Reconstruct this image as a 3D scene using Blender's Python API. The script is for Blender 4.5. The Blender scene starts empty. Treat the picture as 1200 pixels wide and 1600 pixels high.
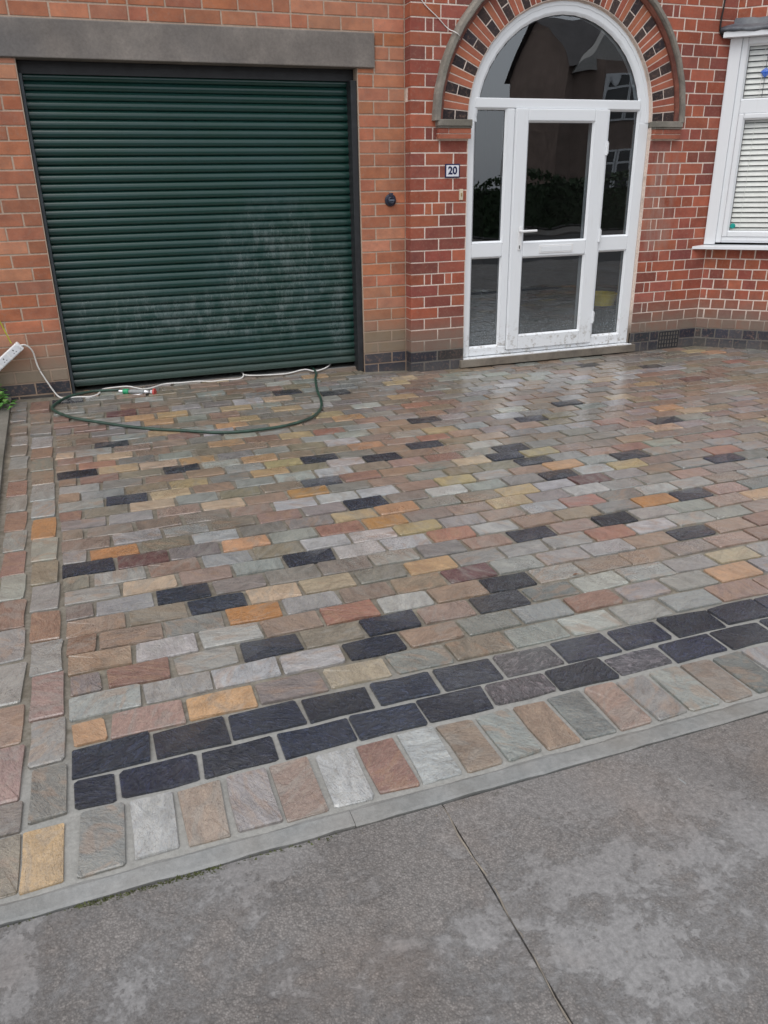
import bpy, math, random
from mathutils import Matrix, Vector
random.seed(7)
S = bpy.context.scene
COL = S.collection
R_ = math.radians
# ------------------------------------------------------------------ camera
cam_d = bpy.data.cameras.new('camera'); cam = bpy.data.objects.new('camera', cam_d); COL.objects.link(cam)
CAMR = ((0.94029773,-0.33998945,-0.01572756),(0.14449988,0.35694711,0.92288057),(0.30815575,0.87005514,-0.38476499))
CAMP = (-2.28641706,-5.75771551,1.40026304)
FOC = 1234.52771
cam.matrix_world = Matrix(((CAMR[0][0],CAMR[1][0],-CAMR[2][0],CAMP[0]),(CAMR[0][1],CAMR[1][1],-CAMR[2][1],CAMP[1]),
                           (CAMR[0][2],CAMR[1][2],-CAMR[2][2],CAMP[2]),(0,0,0,1)))
cam_d.sensor_fit = 'VERTICAL'; cam_d.sensor_height = 24.0; cam_d.lens = 24.0*FOC/1600
cam_d.clip_start = 0.05; cam_d.clip_end = 600
S.camera = cam
# ------------------------------------------------------------------ world, sun, exposure
SUN_EL, SUN_AZ = 60.0, 225.0          # degrees, azimuth clockwise from +y
w = bpy.data.worlds.new('World'); S.world = w; w.use_nodes = True
nt = w.node_tree; nt.nodes.clear()
sky = nt.nodes.new('ShaderNodeTexSky'); sky.sky_type = 'NISHITA'; sky.sun_disc = False
sky.sun_elevation = R_(SUN_EL); sky.sun_rotation = R_(SUN_AZ); sky.air_density = 1.0; sky.dust_density = 3.0; sky.ozone_density = 1.0
hs = nt.nodes.new('ShaderNodeHueSaturation'); hs.inputs['Saturation'].default_value = 0.28
bg = nt.nodes.new('ShaderNodeBackground'); bg.inputs['Strength'].default_value = 0.15
wo = nt.nodes.new('ShaderNodeOutputWorld')
nt.links.new(sky.outputs[0], hs.inputs['Color']); mxs = nt.nodes.new('ShaderNodeMix'); mxs.data_type = 'RGBA'; mxs.inputs[0].default_value = 0.65; mxs.inputs[7].default_value = (4.6, 4.8, 5.15, 1)   # even cloud cover over the clear sky
nt.links.new(hs.outputs[0], mxs.inputs[6]); nt.links.new(mxs.outputs[2], bg.inputs['Color']); nt.links.new(bg.outputs[0], wo.inputs['Surface'])
sd = bpy.data.lights.new('sun', 'SUN'); sd.energy = 0.8; sd.angle = R_(50); sd.color = (1.0, 0.97, 0.93)
sun = bpy.data.objects.new('sun', sd); COL.objects.link(sun)
az, el = R_(SUN_AZ), R_(SUN_EL)
dirv = Vector((math.sin(az)*math.cos(el), math.cos(az)*math.cos(el), math.sin(el)))
sun.rotation_euler = dirv.to_track_quat('Z', 'Y').to_euler(); sun.location = dirv*20
S.view_settings.view_transform = 'Standard'; S.view_settings.look = 'None'
S.view_settings.gamma = 1; S.view_settings.use_curve_mapping = False
S.view_settings.exposure = 0.55
SETT_CODES = []
for _c in "g w n b m t a o p c y i e r u h s d k K".split(): SETT_CODES.append(_c)
ROWS = [
 [19,19,19,19,19,19,17,19,17,19,19,19,19,19,19,19,19,19,19,19,19,19,19,19,19,19,19,19,19,19],
 [19,19,19,19,19,19,17,19,19,19,19,19,19,19,19,19,19,19,19,19,19,19,19,19,19,19,19,19,19,19],
 [8,11,8,4,16,2,5,0,1,0,0,11,6],
 [0,0,1,1,18,6,2,0,13,0,0,8,0],
 [4,13,0,18,5,18,11,18,15,1,0,0,9,0],
 [-1,1,1,11,12,1,6,18,0,5,6,4,11,13],
 [13,6,2,7,0,3,6,14,0,0,1,11,18,11],
 [6,5,18,9,16,2,8,2,0,0,12,1,0,-1,11],
 [4,0,18,4,4,4,0,2,6,18,11,18,0],
 [0,9,11,0,18,1,1,12,1,6,6,2,7],
 [4,0,13,0,5,1,1,10,0,11,1,12],
 [18,14,4,8,0,12,7,4,11,10,-1,-1,0,0,11,-1,0],
 [0,7,3,1,4,2,10,8,2,5,10,1,14,0,5,-1,18],
 [3,0,0,3,11,2,18,4,-1,-1,-1,-1,-1,10,-1,-1,12],
 [3,3,3,3,-1,1,1,1,6,10,-1,6,8,0,18,-1,-1,0],
 [2,0,6,9,6,7,-1,-1,-1,-1,-1,18,-1,-1,13],
 [13,3,9,0,5,-1,18,13,-1,-1,-1,18,10],
 [0,18,9,6,0,1,1,-1,-1,13,0,18],
 [6,0,6,-1,-1,8,-1,1,18,-1,-1,1,-1,-1,-1,-1,-1,18,-1,4],
 [-1,-1,-1,6,0,-1,18,-1,5,18,-1,16,-1,-1,0,12,-1,6],
 [3,13,-1,18,1,8,-1,-1,8,-1,12,6,-1,-1,-1,-1,-1,-1,8],
 [18,10,-1,8,-1,0,-1,1,-1,-1,10,0,-1,18],
 [-1,12,-1,0,-1,-1,-1,-1,0,-1,-1,-1,-1,1,-1,-1,15],
 [-1,-1,6,-1,8,-1,-1,12,-1,-1,18,-1,-1,1,-1,18,-1,9],
 [9,0,-1,11,-1,-1,0,-1,-1,-1,0],
 [3,18,-1,-1,-1,-1,-1,-1,8,-1,-1,-1,-1,-1,-1,-1,-1,-1,-1,10,-1,14],
 [-1,-1,0,10,-1,8,-1,5,10,2,-1,12,-1,-1,-1,-1,-1,-1,-1,-1,-1,-1,-1,13],
 [3,4,-1,3,-1,-1,-1,-1,-1,-1,-1,-1,-1,-1,-1,-1,-1,-1,-1,-1,13],
 [-1,13,0,-1,-1,-1,-1,-1,-1,-1,-1,-1,-1,-1,-1,1,-1,-1,1,-1,-1,-1,-1,-1,-1,12],
 [13,-1,-1,-1,-1,-1,0,-1,-1,-1,-1,-1,-1,-1,-1,-1,-1,-1,-1,-1,-1,18],
 [13,-1,14,-1,-1,-1,-1,-1,-1,18],
 [-1,-1,-1,-1,-1,-1,-1,18,-1,-1,-1,-1,-1,-1,-1,-1,-1,-1,-1,18],
 [-1,-1,3,-1,-1,0],
 [18],
 [],
 [],
]
# ------------------------------------------------------------------ helpers
def lin(r, g=None, b=None):
    if g is None: r, g, b = r
    f = lambda c: (c/255/12.92) if c/255 <= 0.04045 else ((c/255+0.055)/1.055)**2.4
    return (f(r), f(g), f(b))
def rnd(a, b): return random.uniform(a, b)
def lerp(a, b, t): return a+(b-a)*t
def interp(x, xs, ys):
    if x <= xs[0]: return ys[0]
    for i in range(len(xs)-1):
        if x <= xs[i+1]: return ys[i]+(ys[i+1]-ys[i])*(x-xs[i])/(xs[i+1]-xs[i])
    return ys[-1]
def gz(x, y):
    r = interp(x, (-2.9, -2.5, -0.4, 0.0, 0.4), (0.065, 0.06, 0.03, 0.01, 0.0))
    s = min(1, max(0, (y+0.9)/0.95)); return r*s*s*(3-2*s)
def proj(p):
    d = [sum(CAMR[i][k]*(p[k]-CAMP[k]) for k in range(3)) for i in range(3)]
    if d[2] < 0.05: return (-1e5, -1e5, d[2])
    return (600+FOC*d[0]/d[2], 800-FOC*d[1]/d[2], d[2])
def seen(p, m=0):
    u, v, d = proj(p); return -m < u < 1200+m and -m < v < 1600+m
class MB:
    def __init__(s): s.v = []; s.f = []; s.m = []; s.c = []; s.cur = (1, 1, 1, 1); s.mi = 0
    def add(s, vs, fs):
        o = len(s.v); s.v += [tuple(v) for v in vs]; s.c += [s.cur]*len(vs)
        for f in fs: s.f.append([i+o for i in f]); s.m.append(s.mi)
    def box(s, x0, x1, y0, y1, z0, z1):
        s.add([(x0,y0,z0),(x1,y0,z0),(x1,y1,z0),(x0,y1,z0),(x0,y0,z1),(x1,y0,z1),(x1,y1,z1),(x0,y1,z1)],
              [(0,3,2,1),(4,5,6,7),(0,1,5,4),(1,2,6,5),(2,3,7,6),(3,0,4,7)])
    def prism(s, poly, y0, y1, ch=0.0, back=False):
        """poly (s,z) counter-clockwise seen from -y (front); front at y0, chamfered, going to y1"""
        n = len(poly)
        cx = sum(p[0] for p in poly)/n; cz = sum(p[1] for p in poly)/n
        vs = []
        if ch > 0:
            for p in poly:
                dx, dz = p[0]-cx, p[1]-cz; L = math.hypot(dx, dz) or 1
                k = max(0, 1-ch*1.3/L); vs.append((cx+dx*k, y0, cz+dz*k))
            vs += [(p[0], y0+ch*.7, p[1]) for p in poly]
        else: vs += [(p[0], y0, p[1]) for p in poly]
        vs += [(p[0], y1, p[1]) for p in poly]
        fs = [tuple(range(n))]
        for lv in range(2 if ch > 0 else 1):
            for i in range(n):
                j = (i+1) % n; a = lv*n
                fs.append((a+i, a+n+i, a+n+j, a+j))
        if back: fs.append(tuple(range(len(vs)-1, len(vs)-n-1, -1)))
        s.add(vs, fs)
    def tube(s, pts, r, seg=8, cap=True):
        P = [Vector(p) for p in pts]; n = len(P); rings = []
        up = Vector((0, 0, 1)); rr = r if hasattr(r, '__len__') else [r]*n
        for i in range(n):
            t = (P[min(i+1, n-1)]-P[max(i-1, 0)])
            if t.length < 1e-9: t = Vector((1, 0, 0))
            t.normalize()
            a = up if abs(t.dot(up)) < 0.95 else Vector((0, 1, 0))
            b = t.cross(a).normalized(); c = b.cross(t).normalized()
            rings.append([P[i]+(b*math.cos(2*math.pi*k/seg)+c*math.sin(2*math.pi*k/seg))*rr[i] for k in range(seg)])
        vs = [v for rg in rings for v in rg]; fs = []
        for i in range(n-1):
            for k in range(seg):
                k2 = (k+1) % seg; fs.append((i*seg+k, i*seg+k2, (i+1)*seg+k2, (i+1)*seg+k))
        if cap: fs += [tuple(range(seg-1, -1, -1)), tuple(range((n-1)*seg, n*seg))]
        s.add(vs, fs)
    def mesh(s, name, mats, smooth=False):
        me = bpy.data.meshes.new(name); me.from_pydata(s.v, [], s.f)
        for m in (mats if isinstance(mats, (list, tuple)) else [mats]): me.materials.append(m)
        me.polygons.foreach_set('material_index', s.m)
        if smooth: me.polygons.foreach_set('use_smooth', [True]*len(s.f))
        a = me.color_attributes.new('col', 'FLOAT_COLOR', 'POINT')
        a.data.foreach_set('color', [c for q in s.c for c in q])
        me.update(); return me
def obj(name, me, parent=None, loc=(0,0,0), rot=None, color=None):
    o = bpy.data.objects.new(name, me); COL.objects.link(o); o.parent = parent; o.location = loc
    if rot: o.rotation_euler = rot
    if color: o.color = (*color, 1)
    return o
def empty(name, loc=(0,0,0), rot=None): return obj(name, None, None, loc, rot)
def tag(o, label=None, cat=None, group=None, kind=None):
    if label: o['label'] = label
    if cat: o['category'] = cat
    if group: o['group'] = group
    if kind: o['kind'] = kind
    return o
def one(name, fn, mat, parent=None, loc=(0,0,0), rot=None, smooth=False, bevel=0, color=None):
    b = MB(); fn(b); o = obj(name, b.mesh(name, mat, smooth), parent, loc, rot, color)
    if bevel:
        m = o.modifiers.new('bevel', 'BEVEL'); m.width = bevel; m.segments = 2; m.limit_method = 'ANGLE'
    return o
def boxo(name, x0, x1, y0, y1, z0, z1, mat, parent=None, bevel=0, **k):
    """a box whose origin sits at its centre"""
    c = ((x0+x1)/2, (y0+y1)/2, (z0+z1)/2); hx, hy, hz = (x1-x0)/2, (y1-y0)/2, (z1-z0)/2
    return one(name, lambda b: b.box(-hx, hx, -hy, hy, -hz, hz), mat, parent, c, bevel=bevel, **k)
def smoothpts(P, n=6):
    out = []
    for i in range(len(P)-1):
        p0 = Vector(P[max(i-1,0)]); p1 = Vector(P[i]); p2 = Vector(P[i+1]); p3 = Vector(P[min(i+2,len(P)-1)])
        for k in range(n):
            t = k/n; out.append(0.5*((2*p1)+(p2-p0)*t+(2*p0-5*p1+4*p2-p3)*t*t+(3*p1-p0-3*p2+p3)*t**3))
    out.append(Vector(P[-1])); return out
# ------------------------------------------------------------------ materials
class NT:
    def __init__(s, name):
        s.m = bpy.data.materials.new(name); s.m.use_nodes = True; s.t = s.m.node_tree
        s.b = s.t.nodes['Principled BSDF']; s.out = s.t.nodes['Material Output']
    def n(s, ty, **k):
        nd = s.t.nodes.new(ty)
        for a, v in k.items():
            if a[0] == '_': setattr(nd, a[1:], v)
            else: nd.inputs[a.replace('__', ' ')].default_value = v
        return nd
    def l(s, a, b): s.t.links.new(a, b)
    def pos(s, scale=(1,1,1), off=None):
        g = s.n('ShaderNodeNewGeometry'); m = s.n('ShaderNodeMapping'); m.inputs['Scale'].default_value = scale
        s.l(g.outputs['Position'], m.inputs['Vector'])
        if off is not None: s.l(off, m.inputs['Location'])
        return m.outputs[0]
    def noise(s, vec, scale, detail=4, rough=0.6, dist=0.0):
        nd = s.n('ShaderNodeTexNoise', Scale=scale, Detail=detail, Roughness=rough, Distortion=dist); s.l(vec, nd.inputs['Vector']); return nd.outputs['Fac']
    def ramp(s, fac, *stops, interp='LINEAR'):
        r = s.n('ShaderNodeValToRGB'); e = r.color_ramp; e.interpolation = interp
        for i, (p, c) in enumerate(stops):
            if isinstance(c, (int, float)): c = (c, c, c)
            if i < 2: el = e.elements[i]; el.position = p
            else: el = e.elements.new(p)
            el.color = (*c, 1)
        s.l(fac, r.inputs[0]); return r.outputs[0]
    def math(s, op, a, b=0.0, c=0.0, clamp=False):
        m = s.n('ShaderNodeMath', _operation=op, _use_clamp=clamp)
        for i, x in enumerate((a, b, c)):
            if isinstance(x, (int, float)): m.inputs[i].default_value = x
            else: s.l(x, m.inputs[i])
        return m.outputs[0]
    def mix(s, fac, a, b, mode='MIX'):
        m = s.n('ShaderNodeMix', _data_type='RGBA', _blend_type=mode)
        for i, x in ((0, fac), (6, a), (7, b)):
            if isinstance(x, (int, float)): m.inputs[i].default_value = x
            elif isinstance(x, tuple): m.inputs[i].default_value = (*x, 1)
            else: s.l(x, m.inputs[i])
        return m.outputs[2]
    def bump(s, h, strength=0.4, dist=0.01, prev=None):
        b = s.n('ShaderNodeBump', Strength=strength, Distance=dist); s.l(h, b.inputs['Height'])
        if prev is not None: s.l(prev, b.inputs['Normal'])
        return b.outputs[0]
    def zmask(s, z0, z1, jit=0.15, nscale=6):
        """1 below z0, 0 above z1 (world height), ragged edge"""
        g = s.n('ShaderNodeNewGeometry'); sp = s.n('ShaderNodeSeparateXYZ'); s.l(g.outputs['Position'], sp.inputs[0])
        nz = s.noise(g.outputs['Position'], nscale, 4)
        z = s.math('ADD', sp.outputs[2], s.math('MULTIPLY', s.math('SUBTRACT', nz, 0.5), jit*2))
        m = s.n('ShaderNodeMapRange', _interpolation_type='SMOOTHSTEP'); s.l(z, m.inputs[0])
        m.inputs[1].default_value = z0; m.inputs[2].default_value = z1; m.inputs[3].default_value = 1; m.inputs[4].default_value = 0
        return m.outputs[0]
    def done(s, col, rough, normal=None, spec=None, metal=0):
        for v, k in ((col, 'Base Color'), (rough, 'Roughness'), (metal, 'Metallic')):
            if isinstance(v, tuple): s.b.inputs[k].default_value = (*v, 1)
            elif isinstance(v, (int, float)): s.b.inputs[k].default_value = v
            else: s.l(v, s.b.inputs[k])
        if normal is not None: s.l(normal, s.b.inputs['Normal'])
        if spec is not None: s.b.inputs['Specular IOR Level'].default_value = spec
        return s.m
def plain(name, col, rough=0.6, var=0.12, scale=12, bump=0.15, metal=0, spec=None, fine=90):
    t = NT(name); p = t.pos(); n1 = t.noise(p, scale); n2 = t.noise(p, fine, 3)
    c = t.mix(1.0, col, t.ramp(n1, (0.3, 1-var), (0.7, 1+var)), 'MULTIPLY')
    return t.done(c, rough, t.bump(n2, bump, 0.003) if bump else None, spec, metal)
def brick_mat(name, src, dirt=(0.19,0.155,0.125), dz=(0.17,0.52), rough=0.85, bloom=False):
    t = NT(name)
    if src == 'obj':
        oi = t.n('ShaderNodeObjectInfo'); base = oi.outputs['Color']
    else:
        a = t.n('ShaderNodeAttribute', _attribute_name='col'); base = a.outputs['Color']
    p = t.pos(); n1 = t.noise(p, 9, 5, 0.65); n2 = t.noise(p, 45, 4, 0.7); n3 = t.noise(p, 160, 3, 0.7)
    c = t.mix(1.0, base, t.ramp(n1, (0.3, (0.78,0.76,0.78)), (0.7, (1.18,1.16,1.12))), 'MULTIPLY')
    c = t.mix(t.ramp(n2, (0.52, 0.0), (0.78, 0.6)), c, (0.34,0.21,0.155))
    sm = t.noise(p, 2.2, 5, 0.7); c = t.mix(t.ramp(sm, (0.52, 0.0), (0.72, 0.35)), c, (0.11,0.07,0.055))
    c = t.mix(t.ramp(n3, (0.62, 0.0), (0.75, 0.35)), c, (0.07,0.045,0.04))
    d = t.math('MULTIPLY', t.zmask(dz[0], dz[1], 0.10, 5), t.ramp(n1, (0.2, 0.55), (0.6, 0.95)))
    c = t.mix(d, c, dirt)
    if bloom:
        g = t.n('ShaderNodeNewGeometry'); sp = t.n('ShaderNodeSeparateXYZ'); t.l(g.outputs['Position'], sp.inputs[0])
        def band(v, a, b, e):
            m1 = t.n('ShaderNodeMapRange', _interpolation_type='SMOOTHSTEP'); t.l(v, m1.inputs[0]); m1.inputs[1].default_value = a; m1.inputs[2].default_value = a+e
            m2 = t.n('ShaderNodeMapRange', _interpolation_type='SMOOTHSTEP'); t.l(v, m2.inputs[0]); m2.inputs[1].default_value = b-e; m2.inputs[2].default_value = b
            m2.inputs[3].default_value = 1; m2.inputs[4].default_value = 0
            return t.math('MULTIPLY', m1.outputs[0], m2.outputs[0])
        k = t.math('MULTIPLY', band(sp.outputs[0], 2.0, 2.36, 0.1), band(sp.outputs[2], 0.7, 1.72, 0.25))
        pv = t.pos((14, 14, 2.5)); k = t.math('MULTIPLY', k, t.ramp(t.noise(pv, 1.0, 4), (0.38, 0.0), (0.62, 0.6)))
        c = t.mix(k, c, (0.36,0.25,0.21))
    bp = t.bump(n2, 0.5, 0.004); bp = t.bump(n3, 0.35, 0.0015, bp)
    return t.done(c, rough, bp, 0.3)
M = {}
for k in ('obj', 'att'):
    M['red_'+k] = brick_mat('red_brick_'+k, k, bloom=True)
    M['gar_'+k] = brick_mat('orange_brick_'+k, k, (0.23,0.185,0.14), (0.2, 0.62))
    M['blue_'+k] = brick_mat('blue_brick_'+k, k, (0.13,0.12,0.11), (-0.1, 0.12), 0.55)
def mortar(name, col, dirtcol, z0, z1):
    t = NT(name); p = t.pos(); n1 = t.noise(p, 7, 5); n2 = t.noise(p, 70, 4, 0.7)
    c = t.mix(1.0, col, t.ramp(n2, (0.3, 0.8), (0.7, 1.1)), 'MULTIPLY')
    c = t.mix(t.ramp(n1, (0.52, 0.0), (0.72, 0.45)), c, dirtcol)
    c = t.mix(t.zmask(z0, z1, 0.06, 8), c, dirtcol)
    return t.done(c, 0.9, t.bump(n2, 0.5, 0.003), 0.2)
M['mw'] = mortar('white_pointing', (0.76,0.64,0.56), (0.24,0.195,0.16), 0.17, 0.36)
M['mg'] = mortar('grey_mortar', (0.50,0.385,0.30), (0.30,0.22,0.165), 0.1, 0.5)
M['mb'] = mortar('plinth_mortar', (0.16,0.145,0.13), (0.12,0.11,0.1), -1, -0.5)
def stone(name, c1, c2, c3, rough=0.8, sc=5, bs=0.4):
    t = NT(name); p = t.pos(); n1 = t.noise(p, sc, 6, 0.65, 0.4); n2 = t.noise(p, 60, 5, 0.7); n3 = t.noise(p, sc*0.35, 3)
    c = t.mix(t.ramp(n1, (0.38, 0.0), (0.62, 1.0)), c1, c2)
    c = t.mix(t.ramp(n3, (0.45, 0.0), (0.7, 0.8)), c, c3)
    c = t.mix(1.0, c, t.ramp(n2, (0.3, 0.85), (0.7, 1.12)), 'MULTIPLY')
    return t.done(c, rough, t.bump(n2, bs, 0.003, t.bump(n1, 0.3, 0.01)))
M['lintel'] = stone('lintel_concrete', (0.17,0.15,0.135), (0.25,0.22,0.195), (0.13,0.125,0.125), 0.8, 3.5)
M['hood'] = stone('hood_stone', (0.17,0.155,0.135), (0.26,0.235,0.20), (0.12,0.115,0.09), 0.85, 8)
M['hoodred'] = stone('hood_red', (0.16,0.05,0.035), (0.24,0.09,0.06), (0.08,0.04,0.035), 0.8, 12)
M['sillstone'] = stone('sill_stone', (0.20,0.17,0.135), (0.13,0.11,0.09), (0.26,0.23,0.19), 0.6, 9)
M['edging'] = stone('edging_concrete', (0.20,0.205,0.20), (0.27,0.27,0.262), (0.185,0.17,0.148), 0.5, 7, 0.8)
M['kerb'] = stone('kerb_side_concrete', (0.14,0.13,0.11), (0.2,0.19,0.165), (0.1,0.1,0.08), 0.7, 6)
M['soil'] = stone('soil', (0.12,0.105,0.09), (0.2,0.185,0.165), (0.08,0.07,0.06), 0.95, 25, 1.0)
def upvc():
    t = NT('white_upvc'); p = t.pos(); n = t.noise(p, 22, 5, 0.75); m = t.zmask(0.10, 0.42, 0.12, 9)
    dirt = t.math('MULTIPLY', m, t.ramp(n, (0.52, 0.0), (0.66, 0.8)))
    pv = t.pos((30, 30, 3)); st = t.math('MULTIPLY', t.ramp(t.noise(pv, 1.2, 4), (0.6, 0.0), (0.8, 0.18)), 1.0)
    c = t.mix(st, (0.80,0.82,0.84), (0.5,0.47,0.42)); c = t.mix(dirt, c, (0.30,0.26,0.21))
    return t.done(c, 0.32, t.bump(t.noise(p, 6, 2), 0.04, 0.01))
M['upvc'] = upvc()
M['gasket'] = plain('gasket', (0.03,0.03,0.032), 0.5, 0, bump=0)
def glass(name, wav=0.25, splash=True, refl=1.6, tc=(0.72,0.76,0.78)):
    t = NT(name); t.t.nodes.remove(t.b)
    gg = t.n('ShaderNodeNewGeometry'); dt = t.n('ShaderNodeVectorMath', _operation='DOT_PRODUCT'); t.l(gg.outputs['Normal'], dt.inputs[0]); t.l(gg.outputs['Incoming'], dt.inputs[1])
    cs = t.math('SUBTRACT', 1.0, t.math('ABSOLUTE', dt.outputs['Value'])); fr = t.math('ADD', 0.043, t.math('MULTIPLY', t.math('POWER', cs, 5.0), 0.957))   # same on both faces of the pane
    p = t.pos((1.0,1.0,0.55)); n = t.noise(p, 1.5, 1, 0.4, 0.3)
    bp = t.bump(n, wav, 0.05)
    gl = t.n('ShaderNodeBsdfGlossy', Roughness=0.0); gl.inputs['Color'].default_value = (0.93,0.97,1,1); t.l(bp, gl.inputs['Normal'])
    tr = t.n('ShaderNodeBsdfTransparent'); tr.inputs['Color'].default_value = (*tc,1)
    mx = t.n('ShaderNodeMixShader'); t.l(t.math('MULTIPLY', fr, refl, clamp=True), mx.inputs[0]); t.l(tr.outputs[0], mx.inputs[1]); t.l(gl.outputs[0], mx.inputs[2])
    res = mx.outputs[0]
    if splash:
        g = t.pos(); v = t.n('ShaderNodeTexVoronoi', Scale=95.0); t.l(g, v.inputs['Vector'])
        drops = t.ramp(v.outputs['Distance'], (0.16, 1.0), (0.34, 0.0)); big = t.noise(g, 6, 4)
        low = t.zmask(0.18, 0.72, 0.10, 4)
        k = t.math('MULTIPLY', low, t.math('ADD', t.math('MULTIPLY', t.math('MULTIPLY', drops, 0.75), t.ramp(big, (0.35, 0.3), (0.65, 1.0))), t.math('MULTIPLY', low, 0.24)))
        df = t.n('ShaderNodeBsdfDiffuse'); df.inputs['Color'].default_value = (0.34,0.38,0.40,1)
        m2 = t.n('ShaderNodeMixShader'); t.l(k, m2.inputs[0]); t.l(res, m2.inputs[1]); t.l(df.outputs[0], m2.inputs[2]); res = m2.outputs[0]
    t.l(res, t.out.inputs['Surface']); return t.m
M['glass'] = glass('glass', 0.12, True, 3.6); M['glassw'] = glass('wavy_fanlight_glass', 0.22, False, 4.2); M['glassb'] = glass('window_glass', 0.03, False, 1.0, (0.97,0.98,0.98))
M['dark'] = plain('dark_interior', (0.035,0.032,0.032), 0.8, 0.2, 2, 0)
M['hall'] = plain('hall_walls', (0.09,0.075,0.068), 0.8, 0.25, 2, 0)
M['black'] = plain('black_rubber', (0.012,0.012,0.012), 0.7, 0, bump=0)
def shutter():
    t = NT('shutter_green'); p = t.pos(); n1 = t.noise(p, 3, 4); 
    c = t.mix(t.ramp(n1, (0.35, 0.0), (0.65, 1.0)), (0.009,0.042,0.033), (0.012,0.046,0.041))
    g = t.n('ShaderNodeNewGeometry'); sp = t.n('ShaderNodeSeparateXYZ'); t.l(g.outputs['Position'], sp.inputs[0])
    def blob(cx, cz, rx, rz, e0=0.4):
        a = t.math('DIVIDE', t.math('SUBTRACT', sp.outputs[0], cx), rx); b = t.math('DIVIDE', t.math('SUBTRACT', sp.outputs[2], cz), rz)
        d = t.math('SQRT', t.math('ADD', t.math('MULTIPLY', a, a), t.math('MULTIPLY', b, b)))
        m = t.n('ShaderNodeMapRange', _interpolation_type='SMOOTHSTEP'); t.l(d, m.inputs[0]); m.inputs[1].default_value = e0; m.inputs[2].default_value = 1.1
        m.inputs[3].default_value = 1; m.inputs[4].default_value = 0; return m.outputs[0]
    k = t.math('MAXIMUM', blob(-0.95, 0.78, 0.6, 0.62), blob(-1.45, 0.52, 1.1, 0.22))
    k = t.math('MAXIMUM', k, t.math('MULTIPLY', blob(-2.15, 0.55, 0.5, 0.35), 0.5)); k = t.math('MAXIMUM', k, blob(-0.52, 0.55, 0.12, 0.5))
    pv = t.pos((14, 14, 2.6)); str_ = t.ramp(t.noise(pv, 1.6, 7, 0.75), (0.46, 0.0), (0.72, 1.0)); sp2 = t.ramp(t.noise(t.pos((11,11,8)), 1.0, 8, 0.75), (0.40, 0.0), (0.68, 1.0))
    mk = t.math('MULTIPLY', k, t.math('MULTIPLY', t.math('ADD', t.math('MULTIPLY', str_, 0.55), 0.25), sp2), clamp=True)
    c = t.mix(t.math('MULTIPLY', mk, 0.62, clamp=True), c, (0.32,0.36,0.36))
    low = t.math('MULTIPLY', t.zmask(0.05, 0.3, 0.08, 8), 0.25); c = t.mix(low, c, (0.13,0.12,0.10))
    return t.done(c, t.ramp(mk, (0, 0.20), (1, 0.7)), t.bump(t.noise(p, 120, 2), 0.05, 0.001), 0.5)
M['shutter'] = shutter()
M['rail'] = plain('rail_black', (0.02,0.021,0.024), 0.5, 0.3, 14, 0.1)
M['railg'] = plain('rail_grey', (0.07,0.085,0.095), 0.45, 0.2, 14, 0.1)
M['lead'] = stone('lead', (0.05,0.055,0.07), (0.10,0.11,0.13), (0.2,0.21,0.22), 0.5, 10)
M['metal'] = plain('metal', (0.6,0.6,0.62), 0.3, 0.1, 20, 0, 1.0)
M['plastic_w'] = plain('white_plastic', (0.78,0.78,0.78), 0.4, 0.05, 20, 0)
M['cable_w'] = plain('white_cable', (0.72,0.70,0.67), 0.5, 0.1, 30, 0)
M['hose'] = plain('green_hose', (0.028,0.062,0.045), 0.4, 0.35, 16, 0.1)
M['navy'] = plain('navy', (0.012,0.015,0.07), 0.35, 0, bump=0)
M['cream'] = plain('cream_blind', (0.85,0.84,0.79), 0.5, 0.06, 20, 0)
M['yellow'] = plain('yellow', (0.80,0.60,0.02), 0.5, 0.1, bump=0)
M['leaf'] = plain('leaf', (0.07,0.20,0.035), 0.5, 0.4, 30, 0)
M['leaf2'] = plain('leaf_light', (0.14,0.30,0.06), 0.5, 0.4, 30, 0)
M['hedge'] = plain('hedge_leaf', (0.03,0.065,0.022), 0.6, 0.5, 8, 0)
M['stem'] = plain('stem', (0.12,0.10,0.05), 0.7, 0.2, 10, 0)
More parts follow.
